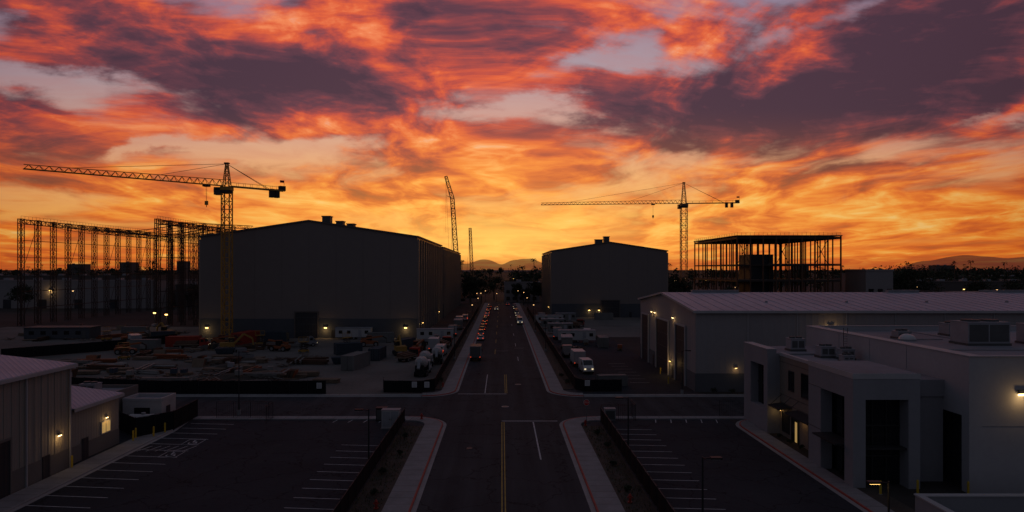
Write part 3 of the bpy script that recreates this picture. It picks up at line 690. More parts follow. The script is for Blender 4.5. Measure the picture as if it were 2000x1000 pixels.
# ------------------------------------------------------------------ left metal buildings
b=Bd(); x0,x1,xm,y0,y1,ze,zr=-74,-43.5,-58.7,30,69,10.3,12.0
b.face([(x1,y0,0),(x1,y1,0),(x1,y1,ze),(x1,y0,ze)],'shed_wall'); b.face([(x0,y0,0),(x0,y1,0),(x0,y1,ze),(x0,y0,ze)],'shed_wall')
for y in (y0,y1): b.face([(x0,y,0),(x1,y,0),(x1,y,ze),(xm,y,zr),(x0,y,ze)],'shed_wall')
sl=(zr-ze)/(x1-xm)
for s_,xa in ((1,x1),(-1,x0)):
    xo=xa+s_*.35; zo=ze-.35*sl
    b.hexa([(xo,y0-.3,zo+.02),(xm,y0-.3,zr+.02),(xm,y1+.3,zr+.02),(xo,y1+.3,zo+.02)],[(xo,y0-.3,zo+.16),(xm,y0-.3,zr+.16),(xm,y1+.3,zr+.16),(xo,y1+.3,zo+.16)],'shed_roof')
b.box(x1+.36,x1+.5,y0-.3,y1+.3,ze-.25,ze+.08,'trim_white'); b.box(x1+.003,x1+.07,y0,y1,0,2.0,'shed_base')
for i in range(40): b.box(x1+.004,x1+.045,y0+.5+i*.97,y0+.56+i*.97,2.0,ze-.2,'shed_wall')
for y in (68.6,62.3,54): b.box(x1+.08,x1+.2,y-.07,y+.07,0,ze-.25,'trim_white')
b.box(x1+.075,x1+.13,55.5,60.2,0,4.9,'door_dark'); b.box(x1+.075,x1+.2,60.2,60.4,0,5.1,'shed_base'); b.box(x1+.075,x1+.2,55.5,60.2,4.9,5.1,'shed_base')
b.box(x1+.075,x1+.12,64.5,65.6,0,2.2,'door_dark')
b.make('metal_building')
b=Bd(); x0,x1,y0,y1=-57,-44,69.6,78.4
b.face([(x1,y0,0),(x1,y1,0),(x1,y1,5.6),(x1,y0,5.6)],'shed_wall')
for y in (y0,y1): b.face([(x0,y,0),(x1,y,0),(x1,y,5.6),(x0,y,7.4)],'shed_wall')
b.hexa([(x1+.4,y0,5.56),(x0,y0,7.42),(x0,y1+.3,7.42),(x1+.4,y1+.3,5.56)],[(x1+.4,y0,5.72),(x0,y0,7.58),(x0,y1+.3,7.58),(x1+.4,y1+.3,5.72)],'shed_roof')
b.box(x1+.003,x1+.07,y0,y1,0,1.7,'shed_base'); b.box(x1+.41,x1+.52,y0,y1+.3,5.35,5.7,'trim_white')
b.box(x1+.01,x1+.06,75.0,76.6,1.9,3.1,'window_lit'); b.box(x1+.061,x1+.08,75.76,75.84,1.9,3.1,'trim_white')
for (a,c,d,e) in ((74.9,76.7,3.1,3.2),(74.9,76.7,1.8,1.9),(74.9,75,1.9,3.1),(76.6,76.7,1.9,3.1)): b.box(x1+.01,x1+.1,a,c,d,e,'trim_white')
b.box(x1+.075,x1+.12,71.4,72.5,0,2.2,'door_dark')
b.make('lean_to_building')
wall_lamp(-43.4,66.9,3.8,1,0,22,.9,'lamp_warm'); wall_lamp(-43.9,75.8,3.6,1,0,14,.7,'lamp_warm')
for (x0,x1,y0,y1,h) in ((-64,-49,84,92,4.4),(-48.6,-43.6,87.5,91.3,3.4)):
    b=Bd(); b.box(x0,x1,y0,y1,0,h-.4,'cont_white' if h<4 else 'shed_base','office_roof')
    for q in ((x0,x1,y0-.05,y0+.2),(x0,x1,y1-.2,y1+.05),(x0-.05,x0+.2,y0+.2,y1-.2),(x1-.2,x1+.05,y0+.2,y1-.2)): b.box(*q,h-.39,h,'trim_white' if h<4 else 'shed_base')
    b.box(x1+.004,x1+.05,y0+1.2,y0+2.2,0,2.2,'door_dark'); b.box(x0+1.5,x0+3.5,y0-.05,y0-.004,1.0,2.2,'glass_dark')
    b.make('utility_building')
hvac(-53,88,4.0,2,1.6,1.2); hvac(-59,88,4.0,1.6,1.4,1.0)
b=Bd(); b.cyl((-1.6,0,1.1),(1.6,0,1.1),.9,'cont_white',16); b.box(-1.2,-.9,-.7,.7,0,.6,'hvac_dark'); b.box(.9,1.2,-.7,.7,0,.6,'hvac_dark'); b.cyl((0,0,1.9),(0,0,2.2),.25,'hvac',10); b.make('storage_tank',(-44.4,84.6,0))

# ------------------------------------------------------------------ steel frame, left
b=Bd(); H=37.6; ya=240; stp=8.65
ncol={-169:11,-121:9}
for X0,n in ncol.items():
    for i in range(n):
        y=ya+i*stp
        b.lattice((X0,y,0),(X0,y,H),1.4,16,.20,'steel_dark',.09)
    ye=ya+(n-1)*stp
    for z in (6,12,18,24,30,H-.2):
        for dx in (-.75,.75): b.beam((X0+dx,ya,z),(X0+dx,ye,z),.13,'steel_dark')
    b.lattice((X0,ya,H-1.0),(X0,ye,H-1.0),1.5,n*4,.2,'steel_rust',.1)
    for i in range(0,n-1,3):
        y=ya+i*stp; b.beam((X0,y,0),(X0,y+stp,18),.12,'steel_dark'); b.beam((X0,y,18),(X0,y+stp,36),.12,'steel_dark')
    for i in range(n*4): b.beam((X0,ya+i*stp*(n-1)/(n*4),H-.2),(X0,ya+i*stp*(n-1)/(n*4),H+1),.06,'steel_dark')
    b.beam((X0,ya,H+1),(X0,ye,H+1),.07,'steel_dark')
for j,i in enumerate((2,4,5,6,7,8)):
    y=ya+i*stp; N_=14; pp=[]
    for k in range(N_+1):
        t=k/N_; pp.append(Vector((-169+48*t,y,H-.6-3.6*4*t*(1-t)*.8)))
    for k in range(N_):
        b.beam(pp[k],pp[k+1],.26,'steel_dark'); d=Vector((0,0,-1.3)); b.beam(pp[k]+d,pp[k+1]+d,.18,'steel_dark'); b.beam(pp[k],pp[k+1]+d,.1,'steel_dark'); b.beam(pp[k],pp[k]+d,.1,'steel_dark')
for k in range(1,14,2):
    t=k/14; b.beam((-169+48*t,ya+2*stp,H-.6-3.6*4*t*(1-t)*.8),(-169+48*t,ya+8*stp,H-.6-3.6*4*t*(1-t)*.8),.16,'steel_dark')
for x in (-157,-145,-133): b.lattice((x,ya+8*stp,0),(x,ya+8*stp,H-3.0),1.2,16,.18,'steel_dark',.09)
for x in (-160,-139): b.lattice((x,ya+10.6*stp,0),(x,ya+10.6*stp,H-3),1.2,16,.18,'steel_dark',.09)
for dx in (0,4.5,9): b.lattice((-117+dx,ya+1,0),(-117+dx,ya+1,H-1-dx*.2),1.1,18,.16,'steel_dark',.08)
for z in range(4,36,4): b.beam((-121,ya+1,z),(-108,ya+1,z),.16,'steel_dark'); b.beam((-108,ya+1,z),(-100,ya+26,z),.12,'steel_dark')
for dx in (0,1,2,3): b.lattice((-107+dx*2.4,ya+6+dx*7,0),(-107+dx*2.4,ya+6+dx*7,H-1.5),1.1,18,.16,'steel_dark',.08)
b.lattice((-121,ya+1,H-1.4),(-98,ya+28,H-1.4),1.2,24,.16,'steel_rust',.08)
b.make('steel_frame_structure')

# ------------------------------------------------------------------ steel frame building, right
b=Bd(); x0,x1,y0,y1,zr=103.5,149,300,366,34.4
nx=8; ny=9
for i in range(nx+1):
    for j in range(ny+1):
        if 0<i<nx and 0<j<ny and (i+j)%2: continue
        x=x0+(x1-x0)*i/nx; y=y0+(y1-y0)*j/ny; b.beam((x,y,0),(x,y,zr),.55 if j in(0,ny) else .45,'steel_rust')
for z,th in ((7.5,.5),(14.6,.6),(21.6,.6),(zr-.8,.9)):
    for j in range(ny+1):
        y=y0+(y1-y0)*j/ny; b.beam((x0,y,z),(x1,y,z),.4,'steel_dark',th)
    for i in range(nx+1):
        x=x0+(x1-x0)*i/nx; b.beam((x,y0,z),(x,y1,z),.4,'steel_dark',th)
b.box(x0-.5,x1+.5,y0-.5,y1+.5,zr,zr+.4,'slab_concrete')
b.box(x0+14,x1+.2,y0-.2,y1,21.95,22.25,'slab_concrete'); b.box(x0-.2,x1+.2,y0-.2,y1,14.95,15.25,'slab_concrete'); b.box(x0-.2,x1+.2,y0-.2,y1,7.8,8.1,'slab_concrete')
b.box(x0+9,x0+19,y0+8,y0+24,0,26.5,'door_dark')
for z in (zr+.9,zr+1.5):
    for (p,q) in (((x0,y0),(x1,y0)),((x0,y0),(x0,y1)),((x1,y0),(x1,y1)),((x0,y1),(x1,y1))): b.beam((*p,z),(*q,z),.07,'steel_dark')
for i in range(25):
    x=x0+(x1-x0)*i/24
    for y in (y0,y1): b.beam((x,y,zr+.4),(x,y,zr+1.5+(.3 if i%4==0 else 0)),.08,'steel_dark')
for i in range(20):
    y=y0+(y1-y0)*i/19; b.beam((x0,y,zr+.4),(x0,y,zr+1.5),.08,'steel_dark')
for i in (0,3,6): 
    xa=x0+(x1-x0)*i/nx; xb=x0+(x1-x0)*(i+1)/nx; b.beam((xa,y0,22),(xb,y0,33),.2,'steel_dark'); b.beam((xb,y0,22),(xa,y0,33),.2,'steel_dark')
b.make('steel_frame_building')

# ------------------------------------------------------------------ cranes
def tower_crane(name,x,y,zj,zt,dirv,lj,lc,mw,col,hookat,hookz,jr=0):
    b=Bd(); d=Vector((dirv[0],dirv[1],0)).normalized(); s_=d.cross(Vector((0,0,1))).normalized()
    b.box(-3.2,3.2,-3.2,3.2,0,.8,'slab_concrete')
    b.lattice((0,0,.8),(0,0,zj-2.0),mw,int(zj/mw/1.05),.26,col,.13)
    b.beam((-mw/2,0,.8),(-mw/2,0,zj-3),.12,col)
    b.cyl((0,0,zj-2.0),(0,0,zj-1.2),mw*.75,'steel_dark',14); b.box(-mw*.62,mw*.62,-mw*.62,mw*.62,zj-1.2,zj-.2,col)
    cb=d*1.6+s_*(mw*.9)+Vector((0,0,zj-2.4)); o=cb
    b.box(o.x-.9,o.x+.9,o.y-.9,o.y+.9,o.z,o.z+2.1,'hvac_dark'); b.box(o.x-.93,o.x+.93,o.y-.93,o.y+.93,o.z+.8,o.z+1.7,'glass_dark')
    ap=Vector((0,0,zt)); b.lattice((0,0,zj-.2),(0,0,zt),mw*.8,6,.2,col,.1,taper=.3); b.box(-.6,.6,-.6,.6,zt,zt+.35,'steel_dark')
    j0=d*1.0+Vector((0,0,zj)); j1=d*lj+Vector((0,0,zj+jr)); n=int(lj/2.0)
    b.trijib(j0,j1,1.4,1.7,n,.17,col)
    c0=-d*1.0+Vector((0,0,zj)); c1=-d*lc+Vector((0,0,zj))
    for e in (-.6,.6): b.beam(c0+s_*e,c1+s_*e,.25,col,.4); b.beam(c0+s_*e+Vector((0,0,1.1)),c1+s_*e+Vector((0,0,1.1)),.06,col)
    for i in range(9):
        p=c0.lerp(c1,i/8)
        for e in (-.6,.6): b.beam(p+s_*e,p+s_*e+Vector((0,0,1.1)),.06,col)
        b.beam(p-s_*.6,p+s_*.6,.1,col)
    for i,t in enumerate((.76,.86,.96)):
        p=c0.lerp(c1,t)
        if i<2: b.hexa([p+s_*a_+d*c_+Vector((0,0,-2.2)) for a_,c_ in ((-.65,-.6),(.65,-.6),(.65,.6),(-.65,.6))],[p+s_*a_+d*c_+Vector((0,0,.3)) for a_,c_ in ((-.65,-.6),(.65,-.6),(.65,.6),(-.65,.6))],'steel_dark')
        else: b.hexa([p+s_*a_+d*c_ for a_,c_ in ((-.6,-.9),(.6,-.9),(.6,.9),(-.6,.9))],[p+s_*a_+d*c_+Vector((0,0,1.4)) for a_,c_ in ((-.6,-.9),(.6,-.9),(.6,.9),(-.6,.9))],'steel_dark')
    b.beam(c1+Vector((0,0,.3)),c1+Vector((0,0,3.2)),.08,'steel_dark'); b.face([c1+Vector((0,0,2.4)),c1+d*1.3+Vector((0,0,2.4)),c1+d*1.3+Vector((0,0,3.1)),c1+Vector((0,0,3.1))],'veh_red')
    for t in (.36,.80): b.beam(ap,j0.lerp(j1,t)+Vector((0,0,1.7*(1-.4*t))),.10,'steel_dark')
    for e in (-.5,.5): b.beam(ap,c0.lerp(c1,.72)+s_*e,.10,'steel_dark')
    tp=j0.lerp(j1,hookat)-Vector((0,0,.35)); b.box(tp.x-.8,tp.x+.8,tp.y-.8,tp.y+.8,tp.z-.25,tp.z+.15,'steel_dark')
    for e in (-.3,.3): b.beam(tp+s_*e,Vector((tp.x,tp.y,hookz))+s_*e*.6,.05,'steel_dark')
    b.box(tp.x-.4,tp.x+.4,tp.y-.25,tp.y+.25,hookz-1.1,hookz,'crane_yellow'); b.cyl((tp.x,tp.y,hookz-1.1),(tp.x,tp.y,hookz-1.7),.1,'steel_dark',6)
    return b.make(name,(x,y,0))
tower_crane('tower_crane',-76.5,190,43.0,49.2,(-.71,-.70),47,17,2.2,'crane_yellow',.10,38.5)
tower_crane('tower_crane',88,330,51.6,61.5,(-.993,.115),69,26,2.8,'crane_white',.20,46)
def crawler(name,x,y,pts,wd,col):
    b=Bd()
    for s_ in (-1,1): b.box(-4,4,s_*2.6-.5,s_*2.6+.5,0,1.3,'tyre')
    b.cyl((0,0,1.3),(0,0,1.8),1.5,'steel_dark',12); b.box(-5,3,-1.8,1.8,1.8,4.0,col); b.box(-6,-5,-2.2,2.2,1.8,4.2,'steel_dark'); b.box(1.5,3.6,1.85,3.2,1.8,4.1,'glass_dark')
    P=[Vector(p) for p in pts]
    for i in range(len(P)-1):
        b.lattice(P[i],P[i+1],wd*(1 if i==0 else .7),int((P[i+1]-P[i]).length/wd/1.0),.40,col,.24,taper=.7)
    b.beam(P[1],(-5,0,4),.12,'steel_dark'); 
    b.beam(P[-1],(P[-1].x,P[-1].y-.5,P[-1].z*.55),.08,'steel_dark')
    if len(P)>2:
        m=P[1]+Vector((-3.5,0,1.5)); b.beam(P[1],m,.3,col); b.beam(m,P[2],.1,'steel_dark'); b.beam(m,(-5,0,4),.1,'steel_dark')
    return b.make(name,(x,y,0))
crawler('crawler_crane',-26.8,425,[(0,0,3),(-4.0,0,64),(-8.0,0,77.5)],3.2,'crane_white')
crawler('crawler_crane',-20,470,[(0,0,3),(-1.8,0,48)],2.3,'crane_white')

# ------------------------------------------------------------------ vehicles
def wheel(b,x,y,r,wd=.24):
    b.cyl((x,y-wd/2,r),(x,y+wd/2,r),r,'tyre',14); s_=1 if y>0 else -1; b.cyl((x,y+s_*wd/2,r),(x,y+s_*(wd/2+.02),r),r*.6,'rim',10)
def grab(b):
    o=b.make('t'); me=o.data; bpy.data.objects.remove(o); return me
def car_mesh(col,suv=False):
    b=Bd(); h=1.75 if suv else 1.45
    prof=[(-2.25,.35),(-2.3,.75),(-2.15,.95),(-1.5,1.0),(1.0,.98),(2.0,.82),(2.28,.65),(2.28,.35)]
    b.sideprof(prof,-.88,.88,col)
    lo=[(-2.0 if suv else -1.75,-.82,.99),(1.15,-.82,.97),(1.15,.82,.97),(-2.0 if suv else -1.75,.82,.99)]
    hi=[(-1.8 if suv else -1.15,-.66,h),(.25,-.66,h),(.25,.66,h),(-1.8 if suv else -1.15,.66,h)]
    b.hexa(lo,hi,'glass_dark')
    b.hexa([(p[0]*.97,p[1]*.99,p[2]) for p in hi],[(p[0]*.93,p[1]*.94,p[2]+.06) for p in hi],col)
    for s_ in (-1,1):
        for (xa,xb) in ((-.35,-.4),(1.12,.27)): b.beam((xa,s_*.83,.98),(xb,s_*.67,h),.08,col)
        b.beam((lo[0][0],s_*.83,.98),(hi[0][0],s_*.67,h),.12,col)
        for x in (-1.4,1.4): wheel(b,x,s_*.82,.33)
        b.box(-2.31,-2.24,s_*.72-.14,s_*.72+.14,.68,.86,'tail_red'); b.box(2.2,2.3,s_*.66-.18,s_*.66+.18,.6,.74,'head_lamp')
        b.box(.75,.95,s_*.98-.1,s_*.98+.1,1.0,1.15,col)
    b.box(-2.32,-2.2,-.8,.8,.32,.5,'veh_black'); b.box(2.2,2.32,-.8,.8,.3,.48,'veh_black')
    return grab(b)
def truck_mesh(col,box='veh_white',L_=7.0,hb=3.3,kind='box'):
    b=Bd()
    b.box(-L_+1.9,1.5,-.5,.5,.55,.85,'veh_black')
    cab=[(0,.6),(0,2.5),(1.1,2.55),(1.55,1.65),(2.1,1.45),(2.2,.6)]
    b.sideprof(cab,-1.05,1.05,col)
    b.hexa([(1.14,-.95,2.42),(1.56,-.95,1.68),(1.56,.95,1.68),(1.14,.95,2.42)],[(1.18,-.95,2.46),(1.62,-.95,1.68),(1.62,.95,1.68),(1.18,.95,2.46)],'glass_dark')
    for s_ in (-1,1):
        b.box(.35,1.05,min(s_*1.055,s_*1.07),max(s_*1.055,s_*1.07),1.6,2.3,'glass_dark'); b.box(1.5,1.6,min(s_*1.1,s_*1.35),max(s_*1.1,s_*1.35),1.6,2.1,'veh_black')
        b.box(2.18,2.24,s_*.75-.15,s_*.75+.15,.85,1.05,'head_lamp')
        wheel(b,1.1,s_*.95,.48,.3); wheel(b,-L_+3.6,s_*.9,.48,.5)
        if kind=='mixer': wheel(b,-L_+4.7,s_*.9,.48,.5)
    b.box(2.15,2.32,-1.05,1.05,.45,.75,'veh_black')
    if kind=='box':
        b.box(-L_+1.9,-.12,-1.2,1.2,.9,hb,box); b.box(-L_+1.86,-L_+1.9,-1.1,1.1,1.0,hb-.12,'hvac' if box!='hvac_dark' else 'hvac_dark')
        for s_ in (-1,1):
            b.box(-L_+1.82,-L_+1.86,s_*1.0-.08,s_*1.0+.08,.92,1.06,'tail_red')
        for x in [(-L_+1.9)+(L_-2.0)*i/6 for i in range(7)]: b.box(x-.02,x+.02,-1.22,1.22,.95,hb-.02,'hvac')
    elif kind=='mixer':
        b.cyl((-.6,0,2.1),(-2.2,0,2.45),.7,box,14,1.15); b.cyl((-2.2,0,2.45),(-3.6,0,2.7),1.15,box,14,1.1); b.cyl((-3.6,0,2.7),(-5.0,0,3.1),1.1,box,14,.5)
        b.box(-5.1,-4.6,-.8,.8,.8,2.2,'veh_black'); b.beam((-5.0,0,3.0),(-5.9,0,1.7),.5,'hvac'); b.box(-.5,-.15,-.9,.9,.85,2.3,'veh_black')
    elif kind=='flat':
        b.box(-L_+1.9,-.12,-1.2,1.2,.9,1.1,'lumber'); b.box(-.2,-.1,-1.2,1.2,1.1,2.2,'veh_black')
        for i in range(3): b.box(-L_+2.2,-.6,-1.0+i*.7,-.45+i*.7,1.1,1.5+.2*i,'rebar')
    elif kind=='pickup':
        for s_ in (-1,1): b.box(-L_+1.9,-.05,min(s_*1.0,s_*1.08),max(s_*1.0,s_*1.08),.85,1.35,col)
        b.box(-L_+1.84,-L_+1.9,-1.05,1.05,.75,1.35,col); b.box(-L_+1.9,0,-1,1,.8,.9,'veh_black')
    return grab(b)
def van_mesh(col):
    b=Bd(); prof=[(-2.7,.4),(-2.7,2.35),(-2.5,2.55),(1.2,2.55),(2.0,1.6),(2.7,1.25),(2.8,.4)]
    b.sideprof(prof,-.98,.98,col)
    b.hexa([(1.28,-.85,2.47),(1.97,-.85,1.66),(1.97,.85,1.66),(1.28,.85,2.47)],[(1.32,-.85,2.5),(2.02,-.85,1.68),(2.02,.85,1.68),(1.32,.85,2.5)],'glass_dark')
    for s_ in (-1,1):
        b.box(.5,1.3,min(s_*.985,s_*1.0),max(s_*.985,s_*1.0),1.55,2.2,'glass_dark')
        for x in (-1.8,1.8): wheel(b,x,s_*.9,.36)
        b.box(-2.74,-2.7,s_*.85-.08,s_*.85+.08,1.0,1.5,'tail_red'); b.box(2.7,2.82,s_*.7-.15,s_*.7+.15,.9,1.1,'head_lamp'); b.box(-2.73,-2.7,min(s_*.08,s_*.7),max(s_*.08,s_*.7),1.5,2.2,'glass_dark')
    b.box(2.7,2.86,-.95,.95,.35,.6,'veh_black'); b.box(-2.8,-2.7,-.95,.95,.35,.55,'veh_black')
    return grab(b)
def trailer_mesh(Lg=10,kind='cont_white',win_=True):
    b=Bd(); b.box(-Lg/2,Lg/2,-1.3,1.3,.7,3.2,kind); b.box(-Lg/2-.1,Lg/2+.1,-1.4,1.4,3.2,3.35,'hvac')
    for x in (-Lg*.15,Lg*.02):
        for s_ in (-1,1): wheel(b,x,s_*1.1,.4)
    b.beam((Lg/2,0,.6),(Lg/2+1.3,0,.5),.12,'veh_black')
    for s_ in (-1,1):
        b.box(-.5+Lg*.2,.4+Lg*.2,min(s_*1.31,s_*1.34),max(s_*1.31,s_*1.34),.8,2.8,'hvac')
        if win_:
            for x in (-Lg*.35,-Lg*.12,Lg*.38): b.box(x-.5,x+.5,min(s_*1.31,s_*1.34),max(s_*1.31,s_*1.34),1.7,2.6,'glass_dark')
    for i in range(3): b.box(-.5+Lg*.2,.4+Lg*.2,-1.4-.3*(i+1),-1.42-.3*i,0,.6-.18*i,'post_galv')
    return grab(b)
def container_mesh(k,Lg=6):
    b=Bd(); b.box(-Lg/2,Lg/2,-1.2,1.2,.1,2.6,k)
    for sx in (-1,1):
        for sy in (-1,1): b.box(sx*Lg/2-.08,sx*Lg/2+.08,sy*1.2-.08,sy*1.2+.08,0,2.68,k)
        b.box(-Lg/2,Lg/2,sx*1.22-.05,sx*1.22+.05,2.55,2.66,k); b.box(-Lg/2,Lg/2,sx*1.22-.05,sx*1.22+.05,.05,.2,k)
    for y in (-.7,-.25,.25,.7): b.cyl((-Lg/2-.06,y,.2),(-Lg/2-.06,y,2.5),.03,'post_galv',6)
    b.box(-Lg/2-.03,-Lg/2-.002,-.01,.01,.1,2.6,'veh_black')
    n=int(Lg/.5)
    for i in range(n):
        x=-Lg/2+.3+i*(Lg-.5)/n
        for s_ in (-1,1): b.box(x,x+.2,min(s_*1.2,s_*1.24),max(s_*1.2,s_*1.24),.25,2.5,k)
    return grab(b)
cars=[car_mesh(c,s_) for c,s_ in (('veh_white',0),('veh_silver',1),('veh_black',0),('veh_blue',1),('veh_black',0),('veh_tan',1),('veh_black',1))]
T_box=truck_mesh('veh_white'); T_boxd=truck_mesh('veh_black','hvac_dark'); T_boxg=truck_mesh('veh_tan','cont_grey'); T_mix=truck_mesh('veh_white','cont_white',7.5,3.3,'mixer'); T_flat=truck_mesh('veh_red','veh_white',8,3.3,'flat'); T_pick=truck_mesh('veh_silver','veh_white',5,3,'pickup')
Vn=van_mesh('veh_white'); TR=trailer_mesh(); TR2=trailer_mesh(7.5,'cont_grey'); Crd=container_mesh('cont_red',8); Cbl=container_mesh('cont_blue'); Cgr=container_mesh('cont_grey',7)
hp=math.pi/2
inst(T_boxd,'box_truck',(-5.7,152,.02),hp)
inst(cars[0],'parked_car',(-5.9,191,.02),hp)
for i,(x,y) in enumerate([(-6.2,205),(-6.2,219),(-6.2,226),(-6.2,241),(-6.2,256),(-6.2,263),(-6.2,284),(-6.2,300),(-6.2,309),(-6.2,330),(-6.2,350)]): inst(cars[(i+1)%7],'parked_car',(x,y,.02),hp)
for i,(x,y) in enumerate([(6.6,262),(6.6,271),(6.6,285),(6.6,301),(6.6,310),(6.6,318),(6.6,335),(6.6,352)]): inst(cars[(i*3+1)%7],'parked_car',(x,y,.02),-hp)
inst(cars[0],'moving_car',(-2.6,330,.02),-hp); inst(cars[1],'moving_car',(3.2,372,.02),hp)
inst(Vn,'delivery_van',(6.5,246,.02),-hp)
for (x,y,r) in ((-14.8,130.5,1.5),(-13.8,147,1.62),(-15.2,139,1.55)): inst(T_mix,'concrete_mixer_truck',(x,y,0),r)
for (x,y,r,me,n) in ((-19.5,151,1.2,T_flat,'flatbed_truck'),(-16.5,168,1.6,T_box,'box_truck'),(-14.2,176,1.5,T_flat,'flatbed_truck'),(-18.6,190,.1,TR,'site_trailer'),(-14.6,205,1.6,T_boxg,'box_truck'),(-14.4,226,1.6,TR2,'site_trailer'),(-15,243,1.6,T_box,'box_truck'),(-14,262,1.6,Vn,'delivery_van'),(-14,158,1.5,Vn,'delivery_van'),(-18,181,.2,T_pick,'pickup_truck'),(-42,194,0,TR,'site_trailer'),
 (15.6,143,1.6,T_box,'box_truck'),(16.3,132,-1.5,Vn,'delivery_van'),(15.0,156,1.6,T_pick,'pickup_truck'),(20.4,186,0,TR,'site_trailer'),(16.2,170,1.5,TR2,'site_trailer'),(18,210,0,TR2,'site_trailer'),(17,228,0,TR2,'site_trailer'),(17,246,.1,TR,'site_trailer'),(24,258,.1,TR2,'site_trailer'),(15,262,1.6,T_boxg,'box_truck'),(16,197,1.5,T_boxg,'box_truck'),(27,236,1.2,T_flat,'flatbed_truck'),(25,200,1.4,Vn,'delivery_van')):
    inst(me,n,(x,y,0),r)
for (x,y,r,me,s_) in ((-29.5,138,1.35,Cgr,1.1),(-27.5,151,1.5,Cbl,1),(-82,176,.1,Crd,1.0),(-69,184,1.4,Crd,1.15),(-36,160,.5,Cbl,1),(-24,170,1.2,Cbl,1),(18.9,117,.1,Cgr,.7),(26,176,1.5,Cgr,1),(-88,168,0,Cgr,1),(-94,190,.3,Cbl,1),(-62,188,0,Cbl,1),(-33,186,.2,Cgr,1),(40,268,0,Cgr,1),(58,270,0,Cbl,1),(-110,205,.1,Cgr,1)):
    inst(me,'shipping_container',(x,y,0),r,s_)
inst(T_flat,'flatbed_truck',(-76,172,0),.2); inst(T_box,'box_truck',(-95,176,0),2.2); inst(T_pick,'pickup_truck',(-50,176,0),.5); inst(T_pick,'pickup_truck',(-57,150,0),2.4)
b=Bd(); b.box(-9,9,-3,3,.3,3.3,'stage_base','roof_far'); b.box(-9.2,9.2,-3.2,3.2,3.3,3.45,'hvac_dark'); 
for i in range(5): b.box(-7.6+i*3.2,-6.2+i*3.2,-3.05,-3.004,1.4,2.4,'glass_dark'); 
b.box(7,7.95,-3.05,-3.004,.3,2.5,'hvac_dark'); b.box(-9,9,-2.9,2.9,0,.3,'hvac_dark'); b.make('site_office',(-126,196,0),.05)
